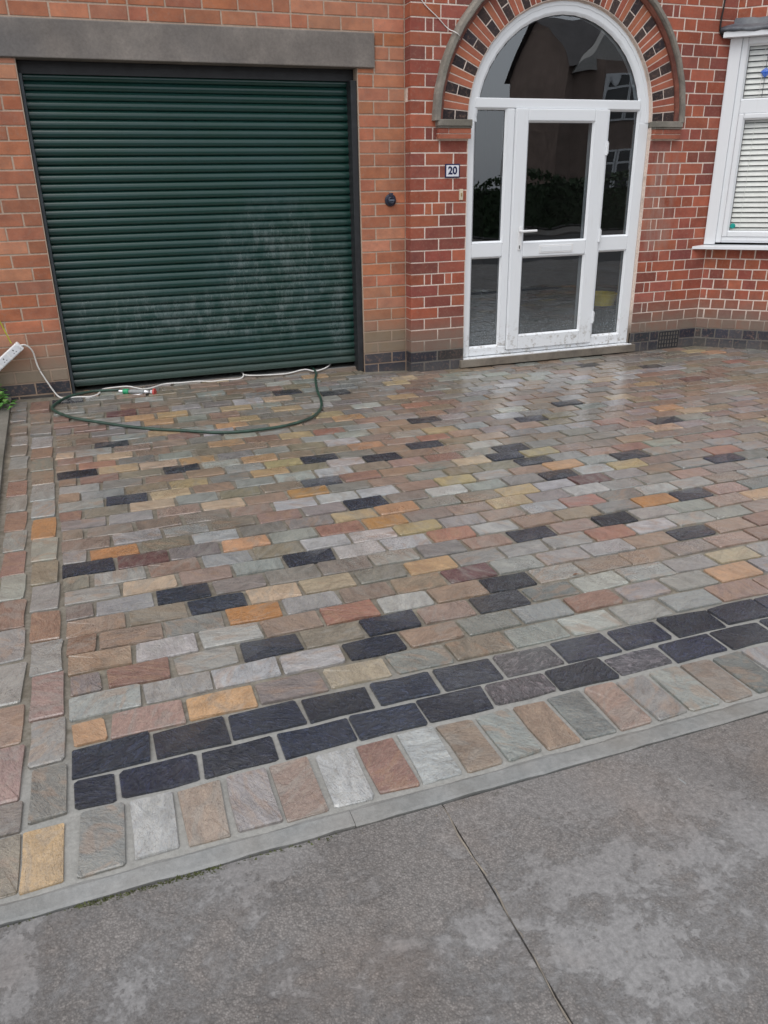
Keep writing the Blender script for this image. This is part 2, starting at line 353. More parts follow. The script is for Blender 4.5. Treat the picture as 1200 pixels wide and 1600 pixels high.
def sett_mat(name, dark=False):
    t = NT(name); a = t.n('ShaderNodeAttribute', _attribute_name='col')
    sc = t.n('ShaderNodeVectorMath', _operation='SCALE'); sc.inputs[0].default_value = (13.1, 7.7, 3.3); t.l(a.outputs['Alpha'], sc.inputs['Scale'])
    p = t.pos((1,1,1), sc.outputs[0]); rot = t.n('ShaderNodeMapping'); rsc = t.n('ShaderNodeMapping'); rsc.inputs['Scale'].default_value = (1.0, 2.0, 1.0)
    cz = t.n('ShaderNodeCombineXYZ'); t.l(t.math('MULTIPLY', a.outputs['Alpha'], 9.0), cz.inputs[2]); t.l(cz.outputs[0], rot.inputs['Rotation']); t.l(p, rot.inputs['Vector']); t.l(rot.outputs[0], rsc.inputs['Vector'])
    q = rsc.outputs[0]; stp = t.ramp(t.noise(q, 7, 4, 0.55, 0.8), (0.40, 0.0), (0.415, 0.33), (0.50, 0.36), (0.51, 0.7), (0.60, 0.74), (0.612, 1.0))
    n1 = t.noise(q, 9, 5, 0.6, 1.2); n2 = t.noise(q, 26, 6, 0.65, 1.6); n3 = t.noise(p, 130, 4, 0.7)
    w = t.n('ShaderNodeTexNoise', Scale=2.2, Detail=3.0); t.l(t.pos(), w.inputs['Vector'])
    if dark:
        c = t.mix(1.0, a.outputs['Color'], t.ramp(n2, (0.32, (0.35,0.4,0.5)), (0.5, (0.9,1.0,1.15)), (0.68, (2.3,2.4,2.7))), 'MULTIPLY')
        rough = t.ramp(n2, (0.3, 0.12), (0.7, 0.34)); bp = t.bump(stp, 1.0, 0.003); bp = t.bump(n2, 1.0, 0.013, bp); bp = t.bump(t.noise(q, 60, 4, 0.7, 1.0), 0.8, 0.006, bp); bp = t.bump(n3, 0.6, 0.003, bp)
        c = t.mix(t.ramp(n3, (0.6, 0.0), (0.8, 0.25)), c, (0.25,0.25,0.27))
    else:
        c = t.mix(1.0, a.outputs['Color'], t.ramp(n1, (0.3, (0.72,0.71,0.70)), (0.5, (1.0,1.0,1.0)), (0.72, (1.26,1.24,1.2))), 'MULTIPLY')
        tone = t.noise(q, 6, 3, 0.5, 2.0); alt = t.mix(t.ramp(a.outputs['Alpha'], (0.45, 0.0), (0.55, 1.0)), (0.33,0.20,0.12), (0.25,0.25,0.23)); c = t.mix(t.ramp(tone, (0.5, 0.0), (0.62, 0.35)), c, alt)
        vein = t.ramp(n2, (0.47, 0.0), (0.5, 0.34), (0.53, 0.0)); c = t.mix(vein, c, (0.42,0.36,0.28))
        c = t.mix(t.ramp(n3, (0.35, 0.25), (0.5, 0.0)), c, (0.05,0.045,0.04))
        rough = t.math('ADD', t.ramp(w.outputs[0], (0.38, 0.26), (0.62, 0.52)), t.math('MULTIPLY', t.math('SUBTRACT', n3, 0.5), 0.2))
        bp = t.bump(stp, 1.0, 0.0028); bp = t.bump(n2, 0.8, 0.006, bp); bp = t.bump(t.noise(q, 60, 4, 0.7, 1.2), 0.6, 0.004, bp); bp = t.bump(n3, 0.5, 0.002, bp)
    g = t.n('ShaderNodeNewGeometry'); dd = t.n('ShaderNodeVectorMath', _operation='DISTANCE'); t.l(g.outputs['Position'], dd.inputs[0]); dd.inputs[1].default_value = (1.1, -1.1, 0)
    pud = t.n('ShaderNodeMapRange', _interpolation_type='SMOOTHSTEP'); t.l(t.math('ADD', dd.outputs['Value'], t.math('MULTIPLY', w.outputs[0], 1.2)), pud.inputs[0]); pud.inputs[1].default_value = 2.4; pud.inputs[2].default_value = 1.0
    wet = t.math('MAXIMUM', t.ramp(w.outputs[0], (0.40, 1.0), (0.62, 0.45)), pud.outputs[0]); t.l(wet, t.b.inputs['Coat Weight'])
    t.l(t.math('SUBTRACT', 0.18 if not dark else 0.05, t.math('MULTIPLY', pud.outputs[0], 0.10 if not dark else 0.04)), t.b.inputs['Coat Roughness']); t.b.inputs['Coat IOR'].default_value = 1.6
    rough = t.math('SUBTRACT', rough, t.math('MULTIPLY', pud.outputs[0], 0.12)); t.l(t.bump(n2, 1.0 if dark else 0.12, 0.020 if dark else 0.012), t.b.inputs['Coat Normal'])
    return t.done(c, rough, bp, 0.5)
M['sett'] = sett_mat('riven_sandstone'); M['slate'] = sett_mat('wet_slate', True)
def joint_mat():
    t = NT('paving_joint_mortar'); p = t.pos(); n1 = t.noise(p, 3.0, 5, 0.6); n2 = t.noise(p, 90, 4, 0.75); n3 = t.noise(p, 24, 4)
    c = t.mix(t.ramp(n1, (0.38, 0.0), (0.62, 1.0)), (0.175,0.155,0.125), (0.24,0.22,0.185))
    c = t.mix(t.ramp(n3, (0.42, 0.0), (0.62, 0.75)), c, (0.115,0.10,0.072)); c = t.mix(t.ramp(t.noise(p, 5, 5, 0.7), (0.55, 0.0), (0.68, 0.5)), c, (0.30,0.265,0.20))
    g = t.n('ShaderNodeNewGeometry'); sp = t.n('ShaderNodeSeparateXYZ'); t.l(g.outputs['Position'], sp.inputs[0])
    m = t.n('ShaderNodeMapRange', _interpolation_type='SMOOTHSTEP'); t.l(t.math('ADD', sp.outputs[1], t.math('MULTIPLY', n1, 0.3)), m.inputs[0])
    m.inputs[1].default_value = -3.55; m.inputs[2].default_value = -3.85
    c = t.mix(t.math('MULTIPLY', m.outputs[0], 0.7), c, (0.33,0.33,0.315))
    c = t.mix(1.0, c, t.ramp(n2, (0.3, 0.8), (0.7, 1.15)), 'MULTIPLY')
    return t.done(c, 0.55, t.bump(n2, 0.5, 0.003, t.bump(n3, 0.4, 0.008)))
M['joint'] = joint_mat()
def pave_mat():
    t = NT('worn_concrete'); p = t.pos(); big = t.noise(p, 1.6, 9, 0.72, 0.3); mid = t.noise(p, 7.5, 10, 0.78, 0.2); fine = t.noise(p, 75, 5, 0.75); 
    ps = t.pos((1.0, 0.35, 1.0)); scr = t.noise(ps, 30, 5, 0.75, 1.5)
    v = t.n('ShaderNodeTexVoronoi', Scale=190.0); t.l(p, v.inputs['Vector'])
    smooth = (0.222,0.216,0.212)
    agg = t.mix(t.ramp(v.outputs['Distance'], (0.1, 0.0), (0.6, 1.0)), (0.245,0.226,0.212), (0.150,0.138,0.129))
    agg = t.mix(t.ramp(fine, (0.66, 0.0), (0.76, 0.6)), agg, (0.29,0.275,0.255))
    k = t.ramp(t.math('ADD', t.math('MULTIPLY', big, 0.5), t.math('MULTIPLY', mid, 0.5)), (0.455, 0.0), (0.485, 0.45), (0.52, 0.95))
    g = t.n('ShaderNodeNewGeometry'); sp = t.n('ShaderNodeSeparateXYZ'); t.l(g.outputs['Position'], sp.inputs[0])
    m = t.n('ShaderNodeMapRange', _interpolation_type='SMOOTHSTEP'); t.l(t.math('ADD', sp.outputs[1], t.math('MULTIPLY', mid, 0.25)), m.inputs[0])
    m.inputs[1].default_value = -4.72; m.inputs[2].default_value = -4.30; m.inputs[4].default_value = 0.75
    mx_ = t.n('ShaderNodeMapRange', _interpolation_type='SMOOTHSTEP'); t.l(t.math('ADD', sp.outputs[0], t.math('MULTIPLY', mid, 0.3)), mx_.inputs[0]); mx_.inputs[1].default_value = -2.2; mx_.inputs[2].default_value = -1.7
    k = t.math('MAXIMUM', k, t.math('MULTIPLY', m.outputs[0], mx_.outputs[0]))
    c = t.mix(k, smooth, agg)
    tint = t.noise(p, 2.3, 4); c = t.mix(t.ramp(tint, (0.5, 0.0), (0.68, 0.55)), c, t.mix(0.5, c, (0.24,0.18,0.14)))
    damp = t.ramp(t.noise(p, 0.9, 6, 0.65), (0.48, 0.0), (0.60, 0.5)); c = t.mix(damp, c, t.mix(1.0, c, (0.60,0.57,0.55), 'MULTIPLY'))
    scars = t.ramp(scr, (0.60, 0.0), (0.70, 0.6)); c = t.mix(t.math('MULTIPLY', scars, t.ramp(mid, (0.5, 0), (0.6, 1))), c, (0.10,0.095,0.09))
    pale = t.ramp(t.noise(p, 7, 4), (0.64, 0.0), (0.75, 0.2)); c = t.mix(pale, c, (0.27,0.26,0.25))
    c = t.mix(1.0, c, t.ramp(fine, (0.32, 0.70), (0.68, 1.25)), 'MULTIPLY')
    rough = t.ramp(mid, (0.38, 0.30), (0.6, 0.6))
    bp = t.bump(mid, 0.25, 0.012); bp = t.bump(t.math('MULTIPLY', t.math('ADD', fine, t.math('MULTIPLY', v.outputs['Distance'], 0.5)), t.math('ADD', t.math('MULTIPLY', k, 0.9), 0.2)), 0.8, 0.0035, bp)
    return t.done(c, rough, bp, 0.5)
M['pave'] = pave_mat()
M['crack'] = stone('joint_sand', (0.22,0.19,0.155), (0.13,0.115,0.10), (0.28,0.24,0.19), 0.9, 20, 1.0)
M['asphalt'] = plain('asphalt', (0.05,0.05,0.052), 0.8, 0.2, 3, 0.5)
M['farbrick'] = plain('far_brick', (0.27,0.20,0.17), 0.9, 0.2, 3, 0.2)
M['roof'] = plain('roof_tiles', (0.13,0.12,0.12), 0.8, 0.2, 3, 0.3)
M['fardark'] = plain('far_window', (0.05,0.055,0.06), 0.15, 0.2, 3, 0)
# ------------------------------------------------------------------ ground, paving
tag(one('ground', lambda b: b.add([(-150,-150,-0.06),(150,-150,-0.06),(150,150,-0.06),(-150,150,-0.06)], [(0,1,2,3)]), M['asphalt']), kind='structure')
A0, B0 = 0.11985451, -4.07675324
RB = [-4.095, -3.975, -3.845]+[B0+A0*k for k in range(3, 37)]
def X0(y): return -2.65142295-0.03440541*y
def grid(b, x0, x1, y0, y1, nx, ny, fz):
    vs = [(lerp(x0,x1,i/nx), lerp(y0,y1,j/ny), fz(lerp(x0,x1,i/nx), lerp(y0,y1,j/ny))) for j in range(ny+1) for i in range(nx+1)]
    b.add(vs, [(j*(nx+1)+i, j*(nx+1)+i+1, (j+1)*(nx+1)+i+1, (j+1)*(nx+1)+i) for j in range(ny) for i in range(nx)])
drive = tag(one('driveway', lambda b: grid(b, -2.95, 5.6, -4.322, 0.45, 90, 50, lambda x, y: gz(x, y)-0.003), M['joint'], smooth=True), kind='structure')
PAL = {'g': (0.258,0.260,0.246), 'w': (0.36,0.365,0.355), 'n': (0.20,0.192,0.178), 'b': (0.205,0.165,0.130), 'm': (0.190,0.168,0.150), 't': (0.215,0.18,0.13),
       'a': (0.265,0.19,0.14), 'o': (0.37,0.19,0.07), 'p': (0.44,0.27,0.145), 'c': (0.43,0.335,0.225), 'y': (0.37,0.285,0.16), 'i': (0.26,0.185,0.150),
       'e': (0.28,0.14,0.105), 'r': (0.22,0.135,0.105), 'u': (0.115,0.048,0.05), 's': (0.33,0.26,0.20), 'h': (0.14,0.155,0.145), 'd': (0.085,0.072,0.068),
       'k': (0.009,0.012,0.020), 'K': (0.009,0.012,0.023)}
FILL = 'gggggggnnnnnbbbbmmmtttaaiirrwwwpyehk'
FILLF = 'gggggnnnnnbbbbbmmmtttaaapiirrwwcy'
def sett_mesh(b, x0, x1, y0, y1, z, code, slate=None):
    """one hand-cut sett, top face riven and slightly tilted, corners knocked off (40 to 50 triangles)"""
    c = PAL[code]; j = 0.06
    f = rnd(0.9, 1.1) if code not in 'kK' else rnd(0.6, 1.7); c = tuple(min(1, v*f*rnd(1-j, 1+j)) for v in c)
    b.cur = (*c, rnd(0, 1)); b.mi = 1 if code in 'kKd' else 0
    ja = 0.0042; ch = rnd(0.002, 0.008)
    pts = []
    for (cx, cy, sx, sy) in ((x0, y0, 1, 1), (x1, y0, -1, 1), (x1, y1, -1, -1), (x0, y1, 1, -1)):
        ax, ay = cx+rnd(-ja, ja), cy+rnd(-ja, ja); c1 = ch*rnd(0.5, 1.4); c2 = ch*rnd(0.5, 1.4)
        pr = [(ax, ay+sy*c2), (ax+sx*c1, ay)]
        if (sx, sy) in ((-1, 1), (1, -1)): pr.reverse()
        pts += pr
    n = 8
    if x1-x0 > 0.15: pts.insert(2, (lerp(x0,x1,rnd(.35,.65)), y0+rnd(-.003,.003))); pts.insert(7, (lerp(x0,x1,rnd(.35,.65)), y1+rnd(-.003,.003))); n = 10
    elif y1-y0 > 0.15: pts.insert(4, (x1+rnd(-.003,.003), lerp(y0,y1,rnd(.35,.65)))); pts.append((x0+rnd(-.003,.003), lerp(y0,y1,rnd(.35,.65)))); n = 10
    mx, my = (x0+x1)/2, (y0+y1)/2; tx, ty = rnd(-0.012, 0.012), rnd(-0.02, 0.02); dz = rnd(-0.0022, 0.0028)
    def zz(x, y): return z+0.0055+dz+(x-mx)*tx+(y-my)*ty
    top = [(mx+(p[0]-mx)*0.982, my+(p[1]-my)*0.968) for p in pts]
    vs = [(mx+rnd(-.02,.02), my+rnd(-.01,.01), zz(mx, my)+rnd(-0.0015, 0.002))]
    vs += [(p[0]+rnd(-.0015,.0015), p[1]+rnd(-.0015,.0015), zz(*p)+rnd(-0.0016, 0.001)) for p in top]
    vs += [(p[0], p[1], zz(*p)-0.004) for p in pts]
    vs += [(p[0], p[1], z-0.02) for p in pts]
    fs = [(0, 1+i, 1+(i+1) % n) for i in range(n)]
    for lv in (0, 1):
        for i in range(n): fs.append((1+lv*n+i, 1+n+lv*n+i, 1+n+lv*n+(i+1) % n, 1+lv*n+(i+1) % n))
    b.add([(v[0]-b.ox, v[1]-b.oy, v[2]-b.oz) for v in vs], fs)
SETTS = []
for k in range(36):
    ya, yb = RB[k], RB[k+1]; ym = (ya+yb)/2; xs = X0(ym); j = 0
    x = xs
    while x < 5.4:
        wd = 0.107 if (k % 2 == 0 and j == 0) else 0.209
        code = SETT_CODES[ROWS[k][j]] if j < len(ROWS[k]) and ROWS[k][j] >= 0 else '.'
        if code == '.':
            code = random.choice(FILL if k < 14 else FILLF)
            if k < 5 and code in 'oyk': code = 'g'
            if j > 12 and k > 12: code = random.choice('nbbmmttaaiggg' if random.random() < 0.6 else FILLF)
        gx = 0.0140*rnd(0.5, 1.5)/2; gy = (0.019 if k < 3 else 0.0135)*rnd(0.6, 1.4)/2
        if k >= 34 and not (x > -2.5 and x+wd < -0.36):
            if not (k >= 34 and x < -0.36 and x+wd > -2.5): x += wd; j += 1; continue
        xa, xb = x, x+wd
        if k >= 34: xa, xb = max(xa, -2.49), min(xb, -0.37)
        if xb-xa > 0.05: SETTS.append(['sett', xa+gx, xb-gx, ya+gy, min(yb, 0.19 if k >= 34 else -0.004)-gy, code])
        x += wd; j += 1
# two border columns on the left
C1 = [-0.001,-0.277,-0.49,-0.70,-0.93,-1.15,-1.376,-1.60,-1.84,-2.078,-2.324,-2.569,-2.792,-3.009,-3.227,-3.44,-3.679,-3.89,-4.10]
C1c = 'rbngrnbggogbgrgigm'
C0 = [0.02,-0.21,-0.44,-0.65,-0.84,-1.06,-1.28,-1.50,-1.73,-1.954,-2.19,-2.421,-2.658,-2.879,-3.107,-3.322,-3.573,-3.77,-4.005,-4.118,-4.31]
C0c = 'nnbgbgbrgrgrgrggiimbn'
for i in range(len(C1)-1):
    y1, y0 = C1[i]-0.006, C1[i+1]+0.006; ym = (y0+y1)/2; xr = X0(ym)-0.006; xl = -2.785-0.0435*(ym)-0.004
    SETTS.append(['border_sett', xl+0.004, xr-0.004, y0, y1, C1c[i]])
for i in range(len(C0)-1):
    y1, y0 = C0[i]-0.006, C0[i+1]+0.006; ym = (y0+y1)/2; xr = -2.785-0.0435*ym-0.018; xl = -2.902-0.045*ym
    SETTS.append(['border_sett', xl+0.004, xr-0.002, y0, y1, C0c[i]])
SETTS.append(['border_sett', -2.618, -2.532, -4.305, -4.118, 'p'])
x = -2.505; sol = 'nwsgiwrwtgihiggbhgwngginbgwrtngihgsnbgwgingrhtgsw'; i = 0
while x < 5.4:
    SETTS.append(['border_sett', x+0.007, x+0.110, -4.303+rnd(-.003,.003), -4.107+rnd(-.003,.003), sol[i % len(sol)] if i < 20 else random.choice(sol)]); x += 0.1175; i += 1
def area(s):
    P = [proj((x, y, 0)) for x, y in ((s[1], s[3]), (s[2], s[3]), (s[2], s[4]), (s[1], s[4]))]
    c = [sum(p[0] for p in P)/4, sum(p[1] for p in P)/4]
    a = abs(sum(P[i][0]*P[(i+1) % 4][1]-P[(i+1) % 4][0]*P[i][1] for i in range(4)))/2
    return a if (-30 < c[0] < 1230 and -30 < c[1] < 1630 and P[0][2] > 0.1) else a*1e-6
rest = MB(); rest.ox = rest.oy = rest.oz = 0
for kind in ('sett', 'border_sett'):
    L = sorted([s for s in SETTS if s[0] == kind], key=area, reverse=True)
    for n, s in enumerate(L):
        xm, ym = (s[1]+s[2])/2, (s[3]+s[4])/2; z = gz(xm, ym)
        if n < 300 and area(s) > 1:
            b = MB(); b.ox, b.oy, b.oz = xm, ym, z
            sett_mesh(b, s[1], s[2], s[3], s[4], z, s[5])
            obj(kind, b.mesh(kind, [M['sett'], M['slate']]), drive, (xm, ym, z))
        else: sett_mesh(rest, s[1], s[2], s[3], s[4], z, s[5])
tag(obj('far_setts', rest.mesh('far_setts', [M['sett'], M['slate']]), drive), kind='stuff')
# concrete edging strip along the front of the paving
edg = tag(empty('edging_kerb', (0, -4.35, 0)), kind='structure')
ex = [-4.5, -1.882, -0.10, 1.9, 3.8, 5.52]
for a, c in zip(ex[:-1], ex[1:]):
    def kb(b, h=(c-a)/2):
        n = int(h*2/0.05); wf = [rnd(-.0035,.0025) for _ in range(n+1)]; wb_ = [rnd(-.004,.004) for _ in range(n+1)]
        for i in range(n+1):
            x = lerp(-h+.0006, h-.0006, i/n); b.v += [(x, -.029+wf[i], -.05), (x, -.028+wf[i], .0015+rnd(-.0006,.0006)), (x, -.022, .0042+rnd(-.0006,.0006)), (x, .018, .0045+rnd(-.0006,.0006)), (x, .030+wb_[i], -.001), (x, .031+wb_[i], -.05)]; b.c += [(1,1,1,1)]*6
        for i in range(n):
            for k_ in range(5): b.f.append([i*6+k_, (i+1)*6+k_, (i+1)*6+k_+1, i*6+k_+1]); b.m.append(0)
    one('kerb_stone', kb, M['edging'], edg, ((a+c)/2, rnd(-.001,.001), rnd(-0.001,0.001)))
# worn concrete footway
pv = tag(empty('pavement', (0, -6.0, 0)), kind='structure')
def slab(x0, x1, y0, y1, z=0.0):
    b = MB(); nx = max(4, int((x1-x0)/0.12)); ny = max(4, int((y1-y0)/0.12)); random.seed(int(x0*10)+5)
    ph = rnd(0, 9)
    def fz(x, y): return 0.0025*math.sin(x*3.1+ph)+0.002*math.sin(y*4.3+x+ph)+rnd(-.0004,.0004)
    grid(b, x0, x1, y0, y1, nx, ny, fz)
    # side skirts
    e = len(b.v); 
    b.add([(x0,y0,-.05),(x0,y1,-.05),(x0,y1,-.001),(x0,y0,-.001),(x1,y0,-.05),(x1,y1,-.05),(x1,y1,-.001),(x1,y0,-.001)], [(0,1,2,3),(5,4,7,6)])
    cx, cy = (x0+x1)/2, (y0+y1)/2; b.v = [(v[0]-cx, v[1]-cy, v[2]) for v in b.v]
    return obj('concrete_slab', b.mesh('concrete_slab', M['pave'], True), pv, (cx, cy+6.0, z))
xsl = [-9.0, -6.6, -4.2, -1.662, 0.9, 3.4, 5.9, 8.4, 11, 14]
for a, c in zip(xsl[:-1], xsl[1:]): slab(a+0.0018, c-0.0018, -7.6, -4.384, -0.002)
random.seed(11)
def ridge(b):
    pts = []; y = -4.384
    while y > -7.6:
        pts.append((-1.662+0.004*math.sin(y*9)+0.003*math.sin(y*31)+rnd(-.002,.002), y, -0.0035+rnd(-0.0015,0.001))); y -= 0.035
    b.tube(pts, [rnd(0.0006, 0.0032) for _ in pts], 6)
one('joint_sand', ridge, M['crack'], pv, (0, 6.0, 0), smooth=True)
def ridge2(b):
    pts = []; y = -4.384
    while y > -5.3:
        pts.append((-1.07-0.02*(y+4.4)+rnd(-.006,.006), y, -0.0045+rnd(-0.001,0.001))); y -= 0.03
    b.tube(pts, [rnd(0.001, 0.0065) for _ in pts], 6)
one('pale_ridge', ridge2, M['edging'], pv, (0, 6.0, 0), smooth=True)
tag(one('road', lambda b: b.add([(-60,-13.2,-0.055),(60,-13.2,-0.055),(60,-7.7,-0.055),(-60,-7.7,-0.055)], [(0,1,2,3)]), M['asphalt']), kind='structure')
tag(one('far_pavement', lambda b: b.box(-60, 60, -15.0, -13.2, -0.2, 0.0), M['pave']), kind='structure')
# planting bed and its kerb on the left
def bedkerb(b):
    # top and sides of a narrow kerb that follows the splayed edge
    P = [(-2.905, 0.10), (-2.885, -1.0), (-2.845, -1.9), (-2.80, -2.9), (-2.735, -4.32)]
    for (xa, ya), (xb, yb) in zip(P[:-1], P[1:]):
        za, zb = gz(xa, ya)+0.022, gz(xb, yb)+0.022
        b.add([(xa,ya,-.05),(xb,yb,-.05),(xb,yb,zb),(xa,ya,za),(xa-.055,ya,-.05),(xb-.055,yb,-.05),(xb-.055,yb,zb),(xa-.055,ya,za)],
              [(0,3,2,1),(4,5,6,7),(3,7,6,2)])
kb_ = tag(one('bed_kerb', bedkerb, M['kerb']), kind='structure')
bed = tag(one('planting_bed', lambda b: grid(b, -6.0, -2.93, -4.38, 0.1, 40, 50, lambda x, y: 0.02+gz(x, y)*.6+0.012*math.sin(x*31)*math.sin(y*27)), M['soil']), kind='structure')
def gravel(b):
    for _ in range(700):
        y = rnd(-3.4, 0.02); x = -2.965-0.045*y-abs(random.gauss(0, 0.16)); r = rnd(0.004, 0.013); z = 0.028+gz(x, y)*.6
        q = [(x+r*rnd(.7,1.2), y, z), (x, y+r*rnd(.7,1.2), z), (x-r, y, z), (x, y-r, z), (x+rnd(-.002,.002), y, z+r*.7)]
        b.add(q, [(0,1,4),(1,2,4),(2,3,4),(3,0,4)])
tag(one('gravel', gravel, M['kerb']), 'loose grey gravel on the soil beside the left edge of the paving', 'gravel', kind='stuff')
# ------------------------------------------------------------------ the house
random.seed(23)
house = tag(empty('house', (0, 0, 0)), 'red brick house with arched white porch door, green garage shutter and white bay window', 'house')
CH = 0.08376688
ARC = (1.238, 1.80); RI, RO, RH = 0.793, 1.0, 1.068
GJL, GJR, YG = -2.515, -0.352, 0.10
LX0, LX1, LZ0, LZ1 = -2.80, -0.229, 2.129, 2.338
RED = [lin(160,90,70), lin(152,84,68), lin(166,96,76), lin(146,80,68), lin(156,90,78), lin(140,80,70), lin(168,98,74), lin(154,88,72), lin(160,88,66), lin(158,90,70), lin(134,78,70)]
ORG = [lin(176,119,92), lin(181,123,97), lin(172,112,87), lin(180,117,88), lin(170,116,94), lin(183,128,102), lin(168,110,86), lin(178,114,83)]
BLUE = [lin(62,64,74), lin(54,56,64), lin(74,74,80), lin(66,62,62), lin(48,50,60)]
cache = {}
def brick_piece(parent, name, mat, poly_or_rect, y0=0.0, depth=0.10, color=(1,1,1), ch=0.0025, stuff=None, share=True):
    """place one brick; rect = (s0, s1, z0, z1) or polygon, in the plane of its wall"""
    if len(poly_or_rect) == 4 and not hasattr(poly_or_rect[0], '__len__'):
        s0, s1, z0, z1 = poly_or_rect; poly = [(s0,z0),(s1,z0),(s1,z1),(s0,z1)]; key = (round(s1-s0,3), round(z1-z0,3), depth, mat, random.randrange(3))
    else: poly = poly_or_rect; key = None
    if stuff is not None:
        jj = rnd(0.85, 1.12); stuff.cur = (*[min(1, c*jj) for c in color], 1); stuff.prism(poly, y0+rnd(-.001,.0012), y0+depth, 0.0); return
    cx = sum(p[0] for p in poly)/len(poly); cz = sum(p[1] for p in poly)/len(poly)
    if key and key in cache: me = cache[key]
    else:
        b = MB(); j = 0.0012
        b.prism([(p[0]-cx+rnd(-j,j), p[1]-cz+rnd(-j,j)) for p in poly], 0, depth, ch*rnd(0.8, 1.5)); me = b.mesh(name, M[mat+'_obj'])
        if key: cache[key] = me
    jj = rnd(0.84, 1.14); col = tuple(min(1, c*jj*rnd(0.96, 1.04)) for c in color)
    return obj(name, me, parent, (cx, y0+rnd(-.0012, .0012), cz), color=col)
def in_view(world, m=25): return seen(world, m)
# ---- garage wall ------------------------------------------------
def poly_backing(b, rects, y0, y1):
    for (s0, s1, z0, z1) in rects: b.box(s0, s1, y0, y1, z0, z1)
def wall_obj(name, rects, mat, y0=0.003, y1=0.10, loc=(0,0,0), rot=None):
    return one(name, lambda b: poly_backing(b, rects, y0, y1), mat, house, loc, rot)
gw = wall_obj('garage_wall', [(-5.0, GJL, -0.1, LZ0), (GJR, 0.02, -0.1, LZ0), (-5.0, LX0, LZ0, LZ1), (LX1, 0.02, LZ0, LZ1), (-5.0, 0.02, LZ1, 3.05)], M['mg'], 0.0035, 0.11, (0, YG, 0))
gst = MB()
def put(parent, st, world_of, name, mat, rect, gap, color, **k):
    s0, s1, z0, z1 = rect
    if s1-s0 < gap+0.012: return
    r = (s0+gap/2, s1-gap/2, z0+gap/2, z1-gap/2)
    w = world_of((s0+s1)/2, (z0+z1)/2)
    brick_piece(parent, name, mat, r, color=color, stuff=None if in_view(w) else st, **k)
for n in range(0, 36):
    z0, z1 = n*CH, (n+1)*CH
    segs = []
    if z0 < LZ0-0.03:                      # piers
        zt = min(z1, LZ0)
        L = [GJL]; x = GJL-(0.115 if n % 2 == 0 else 0.2275); 
        while x > -4.9: L.append(x); x -= 0.2275
        L.append(-5.0); segs += [(L[i+1], L[i], z0, zt) for i in range(len(L)-1)]
        Rj = [GJR, GJR+(0.115 if n % 2 == 0 else 0.230), -0.003]
        if z1 > LZ0: segs += [(GJR, LX1, z0, zt), (LX1+0.002, -0.003, z0, z1)]
        else: segs += [(Rj[i], Rj[i+1], z0, zt) for i in range(2)]
    elif z0 < LZ1-0.02:
        zb = z0 if z0 > LZ0-0.02 else LZ0
        Rj = [LX1+0.002, LX1+0.002+(0.07 if n % 2 else 0.11), -0.003]
        segs += [(Rj[i], Rj[i+1], z0, z1) for i in range(2)]
        x = LX0
        while x > -4.9: segs.append((x-0.2275, x, z0, z1)); x -= 0.2275
    else:
        x = -0.003; alt = 0.115 if n % 2 else 0.2275; i = 0
        while x > -4.95:
            wd = alt if i == 0 else (0.2275 if not (i*7+n*3) % 5 == 0 else 0.115)
            segs.append((x-wd, x, z0, z1)); x -= wd; i += 1
    for s in segs:
        mat = 'blue' if n < 2 else 'gar'
        c = random.choice(BLUE if n < 2 else ORG)
        if n >= 2 and n < 4 and s[0] > -0.4: c = lin(158,128,92)
        if n == 2 and s[1] < -2.4: c = lin(160,140,118)
        put(gw, gst, lambda a, z: (a, YG, z), 'garage_brick', mat, s, 0.0105, c)
tag(obj('outer_garage_bricks', gst.mesh('outer_garage_bricks', M['gar_att']), gw), kind='stuff')
one('lintel', lambda b: b.box(-(LX1-LX0)/2, (LX1-LX0)/2, -0.02, 0.12, LZ0, LZ1), M['lintel'], house, ((LX0+LX1)/2, YG, 0), bevel=0.006)
# ---- main wall --------------------------------------------------
DX0, DX1 = 0.452, 2.034
BX = 2.7185
arcp = [(ARC[0]+RO*math.cos(a), ARC[1]+RO*math.sin(a)) for a in [math.pi*i/40 for i in range(41)]]
def mainback(b):
    b.box(0.004, DX0, 0.0025, 0.24, -0.1, ARC[1]); b.box(DX1, BX+0.02, 0.0025, 0.24, -0.1, ARC[1])
    b.box(0.004, ARC[0]-RO, 0.0025, 0.24, ARC[1], 2.95); b.box(ARC[0]+RO, BX+0.02, 0.0025, 0.24, ARC[1], 2.95); b.box(0.004, BX+0.02, 0.0025, 0.24, 2.95, 5.1)
    ps = arcp
    for i in range(40):
        (xa, za), (xb, zb) = ps[i], ps[i+1]
        b.add([(xa,.0025,za),(xb,.0025,zb),(xb,.0025,2.95),(xa,.0025,2.95)], [(0,1,2,3)])
mw = one('house_wall', mainback, M['mw'], house)
one('plinth', lambda b: b.box(0.003, DX0, 0.0015, 0.2, -0.1, 2*CH), M['mb'], house)
one('plinth', lambda b: b.box(DX1, BX, 0.0015, 0.2, -0.1, 2*CH), M['mb'], house)
mst = MB()
